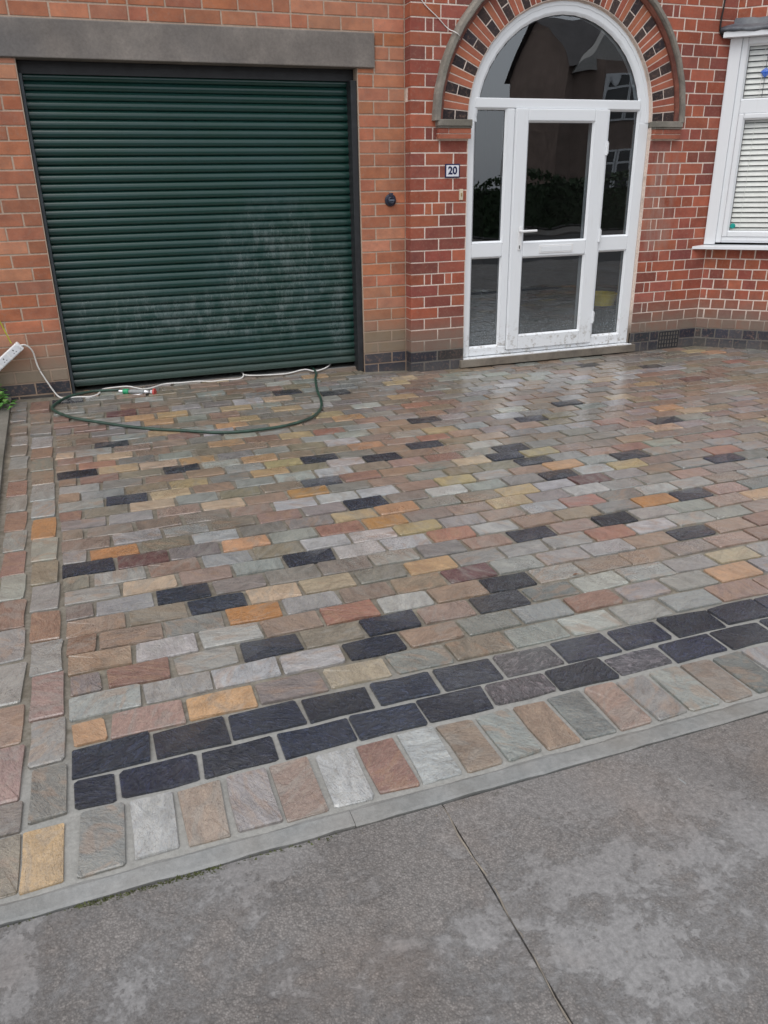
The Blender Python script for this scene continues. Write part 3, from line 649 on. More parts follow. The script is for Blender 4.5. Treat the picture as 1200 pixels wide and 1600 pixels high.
def clip_arc(poly):
    cx = sum(p[0] for p in poly)/len(poly)-ARC[0]; cz = sum(p[1] for p in poly)/len(poly)-ARC[1]
    if max(p[1] for p in poly) <= ARC[1]+0.005: return poly
    ds = [math.hypot(p[0]-ARC[0], p[1]-ARC[1]) for p in poly]; R0 = RO+0.03
    if min(ds) > R0:
        return poly
    if max(ds) < R0+0.004: return None
    L = math.hypot(cx, cz); nx, nz = cx/L, cz/L
    out = []
    for i in range(len(poly)):
        p, q = poly[i], poly[(i+1) % len(poly)]
        dp = (p[0]-ARC[0])*nx+(p[1]-ARC[1])*nz-R0; dq = (q[0]-ARC[0])*nx+(q[1]-ARC[1])*nz-R0
        if dp >= 0: out.append(p)
        if dp*dq < 0:
            t = dp/(dp-dq); out.append((p[0]+(q[0]-p[0])*t, p[1]+(q[1]-p[1])*t))
    return out if len(out) >= 3 else None
IMPL, IMPR = (0.205, DX0), (DX1, 2.272)
for n in range(0, 60):
    z0, z1 = n*CH, (n+1)*CH
    if n in (8, 14, 20, 26, 28, 30): JL = [0, .1125, .17, .28, .3375, .45]
    elif n % 2 == 0: JL = [0, .1125, .3375, .5625]
    else: JL = [0, .225, .45]
    if n >= 27 and n < 36: JL = [0, .225, .45] if n % 2 else [0, .1125, .17, .28, .3375, .5625]
    while JL[-1] < DX0-0.02 or (z1 > ARC[1] and JL[-1] < 1.3): JL.append(JL[-1]+0.225)
    if n % 2 == 0: JR = [2.126, 2.182, 2.407, 2.52, BX]; 
    else: JR = [2.0135, 2.239, 2.351, 2.576, BX]
    if n < 2: JR = [2.075, 2.15, 2.23, 2.335, 2.55, BX] if n == 0 else [2.075, 2.24, 2.335, 2.55, BX]
    JR = [2.0135]+[v for v in JR if v > 2.02]
    while z1 > ARC[1] and JR[0] > 1.35: JR.insert(0, JR[0]-0.225)
    segs = [(JL[i], JL[i+1]) for i in range(len(JL)-1)]+[(JR[i], JR[i+1]) for i in range(len(JR)-1)]
    if z0 > ARC[1]+RO:
        segs = []; x = 0 if n % 2 else -0.1125
        while x < BX: segs.append((max(x, 0), min(x+0.225, BX))); x += 0.225
    for (a, c) in segs:
        if z0 < ARC[1]-0.02:
            if a < DX0 < c: c = DX0
            if a < DX1 < c: a = DX1
            if a >= DX0-0.001 and c <= DX1+0.001: continue
        if n < 2 and 2.33 < (a+c)/2 < 2.55: continue
        if n == 0 and a > 2.0 and c < 2.09: continue
        if 1.68 < (z0+z1)/2 < 1.86:
            if a < IMPL[1] and c > IMPL[0]: c = min(c, IMPL[0])
            if a < IMPR[1] and c > IMPR[0] and a > 1.5: a = max(a, IMPR[1])
        if c-a < 0.02: continue
        g = 0.0085; gz0, gz1 = g/2, g/2
        poly = [(a+g/2, z0+g/2), (c-g/2 if c < BX else c, z0+g/2), (c-g/2 if c < BX else c, z1-g/2), (a+g/2 if a > 0 else a-0.0, z1-g/2)]
        if a <= 0: poly[0] = (0.0, z0+g/2)
        q = clip_arc(poly)
        if not q: continue
        mat = 'blue' if n < 2 else 'red'; col = random.choice(BLUE if n < 2 else RED)
        vis = in_view((sum(p[0] for p in q)/len(q), 0, sum(p[1] for p in q)/len(q)))
        if q is poly: brick_piece(mw, 'wall_brick', mat, (poly[0][0], poly[1][0], poly[0][1], poly[2][1]), color=col, stuff=None if vis else mst, depth=0.102)
        else: brick_piece(mw, 'wall_brick', mat, q, color=col, stuff=None if vis else mst, depth=0.05)
tag(obj('outer_wall_bricks', mst.mesh('outer_wall_bricks', M['red_att']), mw), kind='stuff')
# air brick: a grid of bars with dark holes
def airb(b):
    b.box(0, .208, .03, .06, 0, .146)
    for i in range(8): b.box(i*.0286, i*.0286+.008, 0, .029, 0, .146)
    for j in range(5): b.box(0.0, .208, 0.001, .028, j*.0345, j*.0345+.008)
one('air_brick', airb, plain('air_brick_black', (0.025,0.025,0.03), 0.6, 0.3, 20, 0.2), house, (2.338, -0.004, 0.012))
# ---- arch: voussoirs, hood, imposts ------------------------------
arch = one('arch', lambda b: [b.add([(ARC[0]+r*math.cos(a), y, ARC[1]+r*math.sin(a)) for a in (math.pi*i/48, math.pi*(i+1)/48) for r in (RI, RO+0.02) for y in (0.0022,)], [(0,1,3,2)]) for i in range(48)]+
           [b.add([(ARC[0]+RI*math.cos(a), y, ARC[1]+RI*math.sin(a)) for a in (math.pi*i/48, math.pi*(i+1)/48) for y in (0.0022, 0.1)], [(0,1,3,2)]) for i in range(48)], M['mw'], house)
def vous(a0, a1, r0, r1, mat, col, name):
    g = 0.0075; am = (a0+a1)/2
    def P(r, s, e):   # the sides of a joint stay parallel
        a = (a0 if s < 0 else a1); d = -s*g/2
        return (ARC[0]+r*math.cos(a)-d*math.sin(a), ARC[1]+r*math.sin(a)+d*math.cos(a))
    poly = [P(r0, -1, 0), P(r1, -1, 0), P(r1, 1, 0), P(r0, 1, 0)]
    jj = rnd(0.85, 1.15); b = MB(); cx = sum(p[0] for p in poly)/4; cz = sum(p[1] for p in poly)/4
    b.prism([(p[0]-cx, p[1]-cz) for p in poly], 0, 0.1, 0.0025)
    obj(name, b.mesh(name, M[mat+'_obj']), arch, (cx, rnd(-.002,.0005), cz), color=tuple(c*jj for c in col))
NP = 17; aB = math.radians(4.25); per = (math.pi-math.radians(0.8)-aB)/NP
VB = [lin(62,52,52), lin(52,46,48), lin(70,60,58), lin(58,52,56)]
VR = [lin(160,94,74), lin(168,102,80), lin(152,86,70), lin(172,106,80)]
for i in range(NP+1):
    a = math.radians(0.4)+i*per
    rm = RI+0.104+rnd(-.003,.003)
    vous(a, a+aB, RI+0.004, rm-0.004, 'red', random.choice(VB), 'dark_voussoir'); vous(a, a+aB, rm+0.004, RO-0.002, 'red', random.choice(VB), 'dark_voussoir')
    if i < NP:
        h = (per-aB)/2
        vous(a+aB, a+aB+h, RI+0.004, RO-0.002, 'red', random.choice(VR), 'red_voussoir'); vous(a+aB+h, a+per, RI+0.004, RO-0.002, 'red', random.choice(VR), 'red_voussoir')
def ring(b, r0, r1, y0, y1, n=60, a0=0.0, a1=math.pi, prof=None):
    prof = prof or [(r0, y1), (r0, y0), (r1, y0), (r1, y1)]; m = len(prof)
    vs = []
    for i in range(n+1):
        a = a0+(a1-a0)*i/n; w = 0.0012*math.sin(i*1.7)+0.001*math.sin(i*4.1)
        for (r, y) in prof: vs.append((ARC[0]+(r+w)*math.cos(a), y, ARC[1]+(r+w)*math.sin(a)))
    fs = [(i*m+k, (i+1)*m+k, (i+1)*m+k+1, i*m+k+1) for i in range(n) for k in range(m-1)]
    fs += [tuple(range(m)), tuple(range(n*m+m-1, n*m-1, -1))]
    b.add(vs, fs)
hm = one('hood_mould', lambda b: ring(b, 0, 0, 0, 0, prof=[(RO+0.020, 0.02), (RO+0.024, -0.045), (RO+0.034, -0.058), (RO+0.058, -0.056), (RH+0.003, -0.036), (RH+0.008, 0.01)]), M['hood'], house, smooth=False)
one('red_roll', lambda b: ring(b, 0, 0, 0, 0, prof=[(RO-0.006, 0.02), (RO-0.004, -0.014), (RO+0.008, -0.026), (RO+0.021, -0.030), (RO+0.0235, 0.02)]), M['hoodred'], hm)
for (xa, xb, nm) in ((0.190, DX0+0.006, 'l'), (DX1-0.004, 2.290, 'r')):
    im = one('impost', lambda b: (b.box(xa-0.0, xb, -0.055, 0.09, 1.765, 1.808), b.box(xa+0.006, xb, -0.047, 0.09, 1.752, 1.7645)), M['hood'], house, bevel=0.004)
    one('corbel', lambda b: b.box(xa+0.012, xb-0.003, -0.034, 0.09, 1.683, 1.7515), M['mw'], im)
    for (r, zz0, zz1) in ((0, 1.6835, 1.713), (1, 1.719, 1.7505)):
        js = [xa+0.008, xa+0.09 if r else xa+0.15, xb] if r else [xa+0.008, xb]
        for i in range(len(js)-1):
            b = MB(); hw = (js[i+1]-js[i]-0.006)/2; b.prism([(-hw, zz0-zz1), (hw, zz0-zz1), (hw, 0), (-hw, 0)], 0, 0.1, 0.003)
            obj('corbel_brick', b.mesh('corbel_brick', M['red_obj']), im, ((js[i]+js[i+1])/2, -0.040, zz1), color=random.choice(VR))
# ---- garage door ----------------------------------------------
YS = 0.21
gd = tag(empty('garage_door', (0, 0, 0))); gd.parent = house
prof = [(0.012, 0.0), (0.003, 0.0015), (-0.003, 0.006), (-0.0058, 0.014), (-0.0062, 0.023), (-0.0045, 0.032), (0.0, 0.041), (0.006, 0.048), (0.013, 0.0535)]
def slat(b):
    n = len(prof); xs = (-1.055, 1.055)
    vs = [(x, p[0], p[1]-0.0268) for x in xs for p in prof]+[(x, 0.014, z) for x in xs for z in (-0.0268, 0.0267)]
    b.add(vs, [(i, n+i, n+i+1, i+1) for i in range(n-1)]+[(2*n, 2*n+1, 2*n+3, 2*n+2)])
sb = MB(); slat(sb); sme = sb.mesh('slat', M['shutter'], False)
sme.polygons.foreach_set('use_smooth', [True]*len(sme.polygons))
for i in range(37):
    zc = 2.0171+0.028-0.0535*i
    if zc < 0.11: continue
    obj('slat', sme, gd, ((GJL+GJR)/2-0.005, YS+rnd(-.0006,.0006), zc), (rnd(-.012,.012), 0, 0))
boxo('bottom_bar', -2.49, -0.39, YS-0.012, YS+0.012, 0.094, 0.118, M['shutter'], gd, bevel=0.003)
boxo('head_box', GJL+0.002, GJR-0.002, YS-0.02, YS+0.15, 2.055, LZ0-0.003, M['rail'], gd)
boxo('guide_rail', GJL+0.002, GJL+0.020, 0.150, YS+0.03, 0.05, 2.054, M['railg'], gd, bevel=0.003)
boxo('guide_rail', GJR-0.046, GJR-0.002, 0.115, YS+0.03, 0.03, 2.054, M['rail'], gd, bevel=0.003)
def gint(b):
    x0, x1, y0, y1, z0, z1 = -2.95, -0.05, 0.30, 5.0, 0.03, 2.5
    b.add([(x0,y0,z0),(x1,y0,z0),(x1,y1,z0),(x0,y1,z0),(x0,y0,z1),(x1,y0,z1),(x1,y1,z1),(x0,y1,z1)], [(0,1,2,3),(7,6,5,4),(1,2,6,5),(2,3,7,6),(3,0,4,7)])
one('garage_interior', gint, M['dark'], house)
def reveals(b):
    b.box(GJL-0.20, GJL-0.003, 0.115, 0.32, -0.05, LZ0); b.box(GJR+0.003, -0.03, 0.215, 0.32, -0.05, LZ0); b.box(GJL-0.2, GJR+0.2, 0.215, 0.32, LZ0+0.001, 2.5)
one('garage_reveal', reveals, M['mg'], house)
one('garage_step', lambda b: b.box(-2.51, -0.356, 0.196, 0.6, -0.05, 0.056), M['edging'], house)
# the sill line is a thin pale strip of mortar
def strip(b):
    for i in range(30):
        xa, xb = lerp(-2.5, -0.36, i/30), lerp(-2.5, -0.36, (i+1)/30)
        b.box(xa, xb, 0.182+rnd(0,.004), 0.197, 0.0, 0.0585+rnd(-.002,.002)+(-0.006*i/30))
one('garage_sill', strip, M['mw'], house)
# ---- door: frame, leaf, panes ----------------------------------
YF = 0.030
df = tag(empty('door_frame', (0, 0, 0))); df.parent = house
RF = 0.783
def bar(name, x0, x1, z0, z1, par, y0=YF, y1=YF+0.07, bev=0.006): return boxo(name, x0, x1, y0, y1, z0, z1, M['upvc'], par, bevel=bev)
def archring(b):
    R1, R0, Rm = RF, 0.700, 0.712
    ring(b, 0, 0, 0, 0, n=72, prof=[(R0, YF+0.07), (R0, YF+0.016), (Rm, YF+0.006), (Rm+0.008, YF+0.002), (R1-0.028, YF), (R1-0.026, YF-0.004), (R1-0.004, YF-0.004), (R1, YF), (R1, YF+0.07)])
one('arch_frame', archring, M['upvc'], df, smooth=False)
one('arch_seal', lambda b: ring(b, 0, 0, 0, 0, n=72, prof=[(RF-0.002, YF+0.03), (RF, YF-0.001), (RI+0.012, YF-0.004), (RI+0.014, 0.05)]), M['mw'], df)
FX0, FX1 = ARC[0]-RF, ARC[0]+RF
bar('jamb', FX0, 0.515, 0.085, ARC[1], df); bar('jamb', 1.935, FX1+0.006, 0.085, ARC[1], df)
boxo('jamb_seal', FX1+0.0065, DX1+0.004, YF-0.012, 0.12, 0.088, ARC[1]-0.04, M['mw'], df)
bar('transom', 0.5155, 1.9345, 1.890, 1.956, df, YF-0.002); 
def arcjamb(b):   # the frame between springing and transom is inside the ring
    pass
bar('mullion', 0.780, 0.842, 0.152, 1.8895, df); bar('mullion', 1.6435, 1.664, 0.152, 1.8895, df, bev=0.003)
bar('midrail', 0.5155, 0.7795, 0.852, 0.957, df); bar('midrail', 1.6645, 1.9345, 0.857, 0.964, df)
bar('bottom_rail', 0.5155, 0.8415, 0.088, 0.1515, df, YF-0.003); bar('bottom_rail', 1.6445, 1.9345, 0.088, 0.165, df, YF-0.003); bar('bottom_rail', 0.842, 1.644, 0.088, 0.114, df, YF-0.004)
def bead(b, x0, x1, z0, z1, y=YF):   # sloping glazing bead round one opening
    w = 0.014; a = [(x0,z0),(x1,z0),(x1,z1),(x0,z1)]; i_ = [(x0+w,z0+w),(x1-w,z0+w),(x1-w,z1-w),(x0+w,z1-w)]
    vs = [(p[0], y-0.001, p[1]) for p in a]+[(p[0], y+0.02, p[1]) for p in i_]
    b.add(vs, [(k, (k+1) % 4, 4+(k+1) % 4, 4+k) for k in range(4)])
def gask(b, x0, x1, z0, z1, y=YF+0.0205, w=0.005):
    a = [(x0,z0),(x1,z0),(x1,z1),(x0,z1)]; i_ = [(x0+w,z0+w),(x1-w,z0+w),(x1-w,z1-w),(x0+w,z1-w)]
    b.add([(p[0], y, p[1]) for p in a]+[(p[0], y, p[1]) for p in i_], [(k, (k+1) % 4, 4+(k+1) % 4, 4+k) for k in range(4)])
def glazed(par, x0, x1, z0, z1, y=YF, mat='glass'):
    one('glazing_bead', lambda b: bead(b, x0-0.002, x1+0.002, z0-0.002, z1+0.002, y), M['upvc'], par)
    one('gasket', lambda b: gask(b, x0+0.011, x1-0.011, z0+0.011, z1-0.011, y+0.0205), M['gasket'], par)
    cx, cz = (x0+x1)/2, (z0+z1)/2
    one('pane', lambda b: b.add([(-(x1-x0)/2, 0, -(z1-z0)/2), ((x1-x0)/2, 0, -(z1-z0)/2), ((x1-x0)/2, 0, (z1-z0)/2), (-(x1-x0)/2, 0, (z1-z0)/2)], [(0,1,2,3)]), M[mat], par, (cx, y+0.023, cz), (rnd(-.006,.006), 0, rnd(-.008,.008)))
glazed(df, 0.515, 0.780, 0.957, 1.890); glazed(df, 0.515, 0.780, 0.152, 0.852)
glazed(df, 1.664, 1.935, 0.964, 1.890); glazed(df, 1.664, 1.935, 0.165, 0.857)
def fan(b, r=0.705, y=YF+0.026):
    a0 = math.asin((1.95-ARC[1])/r); n = 40
    pts = [(ARC[0]+r*math.cos(lerp(a0, math.pi-a0, i/n)), ARC[1]+r*math.sin(lerp(a0, math.pi-a0, i/n))) for i in range(n+1)]
    b.add([(p[0], y, p[1]) for p in pts], [tuple(range(n+1))])
one('fanlight_pane', fan, M['glassw'], df)
one('fan_gasket', lambda b: ring(b, 0, 0, 0, 0, n=60, a0=0.2, a1=math.pi-0.2, prof=[(0.694, YF+0.021), (0.7005, YF+0.0205)]), M['gasket'], df)
dr = tag(empty('front_door', (0, 0, 0))); dr.parent = house
YD = YF-0.020; LX, LXR, LZb, LZt = 0.8445, 1.6415, 0.118, 1.8885
bar('stile', LX, 0.949, LZb, LZt, dr, YD); bar('stile', 1.523, LXR, LZb, LZt, dr, YD)
bar('rail', 0.9495, 1.5225, 1.808, LZt, dr, YD); bar('rail', 0.9495, 1.5225, 0.842, 0.947, dr, YD); bar('rail', 0.9495, 1.5225, LZb, 0.224, dr, YD)
glazed(dr, 0.949, 1.523, 0.947, 1.808, YD); glazed(dr, 0.949, 1.523, 0.224, 0.842, YD)
def handle(b):
    b.box(-0.014, 0.014, -0.008, 0, -0.12, 0.05)
    b.tube([(0, -0.008, 0.02), (0, -0.045, 0.02), (0.012, -0.052, 0.02), (0.12, -0.052, 0.022)], [0.009, 0.009, 0.010, 0.009], 10)
one('handle', handle, M['plastic_w'], dr, (0.918, YD, 1.015), bevel=0.002)
boxo('keyhole', 0.911, 0.919, YD-0.0095, YD-0.008, 0.905, 0.93, M['gasket'], dr)
lb = boxo('letter_box', 1.095, 1.405, YD-0.005, YD, 0.862, 0.925, M['plastic_w'], dr, bevel=0.003)
boxo('letter_flap', 1.112, 1.388, YD-0.007, YD-0.0052, 0.874, 0.914, M['upvc'], dr, bevel=0.001)
for z in (1.62, 0.98, 0.33): one('hinge', lambda b: (b.tube([(0, 0, -0.05), (0, 0, 0.05)], 0.009, 8), b.box(0, 0.02, 0.004, 0.012, -0.04, 0.04)), M['upvc'], dr, (1.6425, YD-0.004, z), smooth=False)
def sillf(b): b.add([(0.448, -0.012, 0.079), (2.05, -0.012, 0.079), (2.05, 0.10, 0.0875), (0.448, 0.10, 0.0875), (0.448,-0.012,.07),(2.05,-0.012,.07)], [(0,1,2,3),(4,5,1,0)])
one('door_cill', sillf, M['upvc'], house)
def stonesill(b):
    n = 30; 
    for i in range(n):
        xa, xb = lerp(0.418, 2.076, i/n), lerp(0.418, 2.076, (i+1)/n)
        b.add([(xa,-.032,.016),(xb,-.032,.016),(xb,.12,.016),(xa,.12,.016),(xa,-.032,.072),(xb,-.032,.072),(xb,.12,.078),(xa,.12,.078)],
              [(0,1,5,4),(4,5,6,7)]+([(0,4,7,3)] if i == 0 else [])+([(1,2,6,5)] if i == n-1 else [])+[(0,3,2,1)])
one('door_step', stonesill, M['sillstone'], house)
def hallb(b):
    x0, x1, y0, y1, z0, z1 = 0.30, 2.2, 0.11, 3.2, 0.1, 2.75
    b.add([(x0,y0,z0),(x1,y0,z0),(x1,y1,z0),(x0,y1,z0),(x0,y0,z1),(x1,y0,z1),(x1,y1,z1),(x0,y1,z1)], [(0,1,2,3),(7,6,5,4),(1,2,6,5),(2,3,7,6),(3,0,4,7)])
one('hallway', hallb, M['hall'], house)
# ---- bay ---------------------------------------------------------
BA = math.radians(-43); BC, BS = math.cos(BA), math.sin(BA); BL = 1.0125
def bw(s, z, off=0.0): return (BX+s*BC+off*BS, s*BS-off*BC, z)
bay = one('bay_wall', lambda b: b.box(-0.0, BL, 0.0025, 0.2, -0.1, 0.835), M['mw'], house, (BX, 0, 0), (0, 0, BA))
one('upper_bay_wall', lambda b: b.box(0.0, BL, 0.0025, 0.2, 2.45, 5.1), M['mw'], house, (BX, 0, 0), (0, 0, BA))
E2 = bw(BL, 0)
bay2 = one('bay_front_wall', lambda b: b.box(0, 1.8, 0.0025, 0.2, -0.1, 0.835), M['mw'], house, (E2[0], E2[1], 0))
one('upper_bay_wall', lambda b: b.box(0, 1.8, 0.0025, 0.2, 2.45, 5.1), M['mw'], house, (E2[0], E2[1], 0))
bst = MB(); bst2 = MB()
one('bay_plinth', lambda b: b.box(0.0, BL+0.0, 0.0015, 0.15, -0.1, 2*CH), M['mb'], bay)
for n in range(0, 60):
    z0, z1 = n*CH, (n+1)*CH
    if 0.84 < z1 and z0 < 2.47: continue
    if z1 > 0.8 and z1 < 0.9: z1 = 0.832
    x = 0.0; off = 0.055 if n % 2 else 0.10; i = 0
    while x < BL-0.01:
        wd = off if i == 0 else 0.1125
        c = min(x+wd, BL)
        mat = 'blue' if n < 2 else 'red'
        put(bay, bst, lambda a, z: bw(a, z), 'bay_brick', mat, (x, c, z0, z1), 0.0095, random.choice(BLUE if n < 2 else RED)); x += wd; i += 1
    x = -0.1*(n % 2)
    while x < 1.8:
        put(bay2, bst2, lambda a, z: (0, -9e3, 0), 'bay_brick', 'red', (max(x, 0), min(x+0.225, 1.8), z0, z1), 0.0095, random.choice(BLUE if n < 2 else RED)); x += 0.225
tag(obj('upper_bay_bricks', bst.mesh('upper_bay_bricks', M['red_att']), bay), kind='stuff')
tag(obj('front_bay_bricks', bst2.mesh('front_bay_bricks', M['red_att']), bay2), kind='stuff')
def window(par_loc, rot, L, t0, name='bay_window'):
    wd = empty(name, par_loc, rot); wd.parent = house
    y = -0.030
    def wb(nm, x0, x1, z0, z1, yy=y, bev=0.006): return boxo(nm, x0, x1, yy, yy+0.08, z0, z1, M['upvc'], wd, bevel=bev)
    wb('post', t0, 0.066, 0.872, 2.392, y-0.012); wb('post', L-0.066, L+0.02, 0.872, 2.392, y-0.012)
    wb('frame', 0.0665, 0.112, 0.888, 2.392); wb('frame', L-0.112, L-0.0665, 0.888, 2.392)
    wb('frame', 0.1125, L-0.1125, 0.888, 0.935); wb('frame', 0.1125, L-0.1125, 2.345, 2.392)
    wb('transom', 0.1125, L-0.1125, 1.862, 1.958)
    wb('sash', 0.1125, 0.152, 0.9355, 1.8615, y-0.008); wb('sash', L-0.152, L-0.1125, 0.9355, 1.8615, y-0.008)
    wb('sash', 0.1525, L-0.1525, 0.9355, 0.972, y-0.008); wb('sash', 0.1525, L-0.1525, 1.826, 1.8615, y-0.008)
    glazed(wd, 0.152, L-0.152, 0.972, 1.826, y-0.008, 'glassb'); glazed(wd, 0.112, L-0.112, 1.958, 2.345, y, 'glassb')
    one('frame_bead', lambda b: b.box(0.1125, L-0.1125, y-0.006, y, 0.905, 0.911), M['upvc'], wd)
    def sill(b):
        b.add([(-.11,-.10,.838),(L+.03,-.10,.838),(L+.03,.05,.838),(-.11+.1,.05,.838),(-.11,-.10,.858),(L+.03,-.10,.858),(L+.03,.0,.8715),(-.02,.0,.8715)],
              [(0,3,2,1),(4,5,6,7),(0,1,5,4),(0,4,7,3),(1,2,6,5)])
    one('window_sill', sill, M['upvc'], wd)
    one('fascia', lambda b: (b.box(-.075, L+.04, -.115, -.095, 2.392, 2.437), b.box(-.075, L+.04, -.0945, .05, 2.3925, 2.402)), M['upvc'], wd)
    def lead(b):
        n = 24; vs = []
        pr = [(-.118, 2.425), (-.127, 2.432), (-.124, 2.452), (-.06, 2.478), (-.012, 2.490), (-.010, 2.528), (0.004, 2.532)]
        for i in range(n+1):
            x = lerp(-.10, L+.05, i/n)
            for k, (yy, zz) in enumerate(pr): vs.append((x+(0.02 if k > 3 else 0), yy+0.004*math.sin(i*1.3+k), zz+0.004*math.sin(i*.9)+0.003*math.sin(i*2.3+k)))
        m = len(pr); b.add(vs, [(i*m+k, (i+1)*m+k, (i+1)*m+k+1, i*m+k+1) for i in range(n) for k in range(m-1)]+[tuple(range(m))])
    one('lead_flashing', lead, M['lead'], wd, smooth=True)
    return wd
window((BX, 0, 0), (0, 0, BA), BL, -0.022)
window((E2[0], E2[1], 0), None, 1.8, -0.02)
def room(b):
    x0, x1, y0, y1, z0, z1 = BX-0.12, 6.2, -0.62, 3.0, 0.3, 2.6
    P = [(BX+0.1, 0.12), (E2[0]+0.1, E2[1]+0.12), (6.3, E2[1]+0.12), (6.3, 3.0), (BX+0.1, 3.0)]
    n = 5; vs = [(p[0], p[1], z) for z in (0.3, 2.6) for p in P]
    b.add(vs, [tuple(range(n)), tuple(range(2*n-1, n-1, -1)), (2,3,8,7), (3,4,9,8), (4,0,5,9)])
one('bay_room', room, M['hall'], house)
# roof far above, closes the house
one('roof', lambda b: b.add([(-0.2,-0.25,5.08),(6.6,-0.25,5.08),(6.6,4.5,7.8),(-0.2,4.5,7.8),(-0.2,9.2,5.08),(6.6,9.2,5.08)], [(0,1,2,3),(3,2,5,4)]), M['roof'], house)
one('side_wall', lambda b: (b.box(0.0,0.2,.25,9,3.0,5.08), b.box(6.2,6.4,-.6,9,-.1,5.08), b.box(0.2,6.2,8.8,9,-.1,5.08), b.box(E2[0]+1.8, 6.2, E2[1], E2[1]+0.2, -0.1, 5.08)), M['farbrick'], house)

one('flat_roof', lambda b: (b.box(-5.08, 0.0, 0.03, 6.2, 3.051, 3.12)), M['roof'], house)
one('garage_side_wall', lambda b: b.box(-5.0, -4.85, 0.21, 6.1, -.1, 3.05), M['farbrick'], house)
# ------------------------------------------------------------------ loose and fixed things
random.seed(31)
bl = tag(empty('venetian_blind', (BX, 0, 0), (0, 0, BA)), 'cream venetian blind with its slats half open behind the bay window glass beside the porch', 'blind')
sl = MB(); sl.add([(0.10,-.009,-.017),(BL-.10,-.009,-.017),(BL-.10,-.003,.0),(.10,-.003,.0),(BL-.10,.007,.016),(.10,.007,.016)], [(0,1,2,3),(3,2,4,5)])
slm = sl.mesh('slat', M['cream'])
for i in range(36): obj('slat', slm, bl, (0, 0.022, 2.33-i*0.0395), (rnd(-.05,.05), 0, 0))
one('blind_cord', lambda b: [b.tube([(x, 0.008, 0.94), (x, 0.008, 2.35)], 0.0015, 4) for x in (0.24, 0.75)], M['cream'], bl)
bl2 = tag(empty('venetian_blind', E2), 'blind behind the front pane of the bay, past the right edge of view', 'blind')
for i in range(36): obj('slat', slm, bl2, (0.0, 0.075, 2.33-i*0.0395)).scale = (1.8, 1, 1)
# blue ornament hanging in the bay window and the teal disc on the lower pane
p = bw(0.262, 2.148, 0.0)
o = tag(empty('glass_ornament', p, (0, 0, BA)), 'blue diamond shaped ornament hanging on a cord in the upper bay window pane', 'ornament')
def dia(b):
    r = 0.036; ring_ = [(r*math.cos(a), 0.010*math.sin(a), 0.004) for a in [math.pi*2*k/8 for k in range(8)]]
    b.add(ring_+[(0,0,.036),(0,0,-.04)], [(k,(k+1)%8,8) for k in range(8)]+[((k+1)%8,k,9) for k in range(8)])
one('pendant', dia, plain('blue_glass', (0.02,0.13,0.62), 0.1, 0.3, 60, 0), o)
one('hanging_cord', lambda b: b.tube([(0, 0, -0.17), (0, 0, 0.20)], 0.0022, 5), M['gasket'], o)
p = bw(0.186, 1.020, 0.024)
def disc(b):
    n = 14; b.add([(0.021*(1+0.08*math.cos(k*math.pi*7/n))*math.cos(2*math.pi*k/n), 0, 0.021*math.sin(2*math.pi*k/n)) for k in range(n)]+[(0.021*math.cos(2*math.pi*k/n)*.8, -0.004, 0.021*.8*math.sin(2*math.pi*k/n)) for k in range(n)],
        [tuple(range(n, 2*n))]+[(k, (k+1) % n, n+(k+1) % n, n+k) for k in range(n)])
tag(one('window_badge', disc, plain('teal', (0.0,0.32,0.27), 0.4, 0.2, 80, 0), None, p, (0, 0, BA)), 'small round teal badge on the lower left corner of the bay window glass', 'badge')
# number plate 20
npl = tag(empty('house_number', (0.328, -0.0, 1.472)), 'white enamel plate with the dark number 20 on the bricks left of the door', 'house number')
boxo('plate_border', -.0585, .0585, -.006, 0.004, -.047, .047, M['navy'], npl, bevel=0.002)
boxo('plate', -.0495, .0495, -.0072, -.0058, -.038, .038, plain('enamel', (0.75,0.77,0.82), 0.25, 0.03, bump=0), npl)
cu = bpy.data.curves.new('txt', 'FONT'); cu.body = '20'; cu.size = 0.072; cu.align_x = 'CENTER'; cu.align_y = 'CENTER'; cu.extrude = 0.0006; cu.offset = 0.0022
to = bpy.data.objects.new('txt', cu); COL.objects.link(to)
dg = bpy.context.evaluated_depsgraph_get(); tm = bpy.data.meshes.new_from_object(to.evaluated_get(dg)); bpy.data.objects.remove(to)
tm.materials.clear(); tm.materials.append(M['navy'])
obj('numerals', tm, npl, (0, -0.0082, 0.0), (math.pi/2, 0, 0))
bell = tag(empty('doorbell', (0.400, 0, 1.309)), 'narrow cream doorbell push on the bricks just left of the door frame', 'doorbell')
boxo('back_plate', -.0145, .0145, -.014, 0.003, -.038, .038, plain('old_cream', (0.62,0.55,0.42), 0.5, 0.1, bump=0), bell, bevel=0.003)
boxo('push', -.005, .005, -.018, -.0138, -.012, .012, plain('brass', (0.35,0.25,0.12), 0.4, 0.1, bump=0), bell, bevel=0.001)
# round black inlet on the garage pier
rv = tag(empty('wall_inlet', (-0.122, YG, 1.280)), 'round dark blue capped power inlet on the brick pier between garage and door', 'inlet')
def lathe(b, prof, n=20):
    vs = [(r*math.cos(2*math.pi*k/n), y, r*math.sin(2*math.pi*k/n)) for (r, y) in prof for k in range(n)]; m = len(prof)
    b.add(vs, [(i*n+k, i*n+(k+1) % n, (i+1)*n+(k+1) % n, (i+1)*n+k) for i in range(m-1) for k in range(n)]+[tuple(range((m-1)*n, m*n))])
one('cap', lambda b: lathe(b, [(.043, .004), (.043, -.010), (.038, -.016), (.030, -.018), (.027, -.030), (.020, -.034), (.012, -.030)]), plain('inlet_plastic', (0.02,0.024,0.045), 0.4, 0.1, bump=0), rv, smooth=False)
boxo('hinge_tab', -.012, .012, -.034, -.012, .026, .050, plain('inlet_tab', (0.03,0.035,0.06), 0.4, 0.1, bump=0), rv, bevel=0.003)
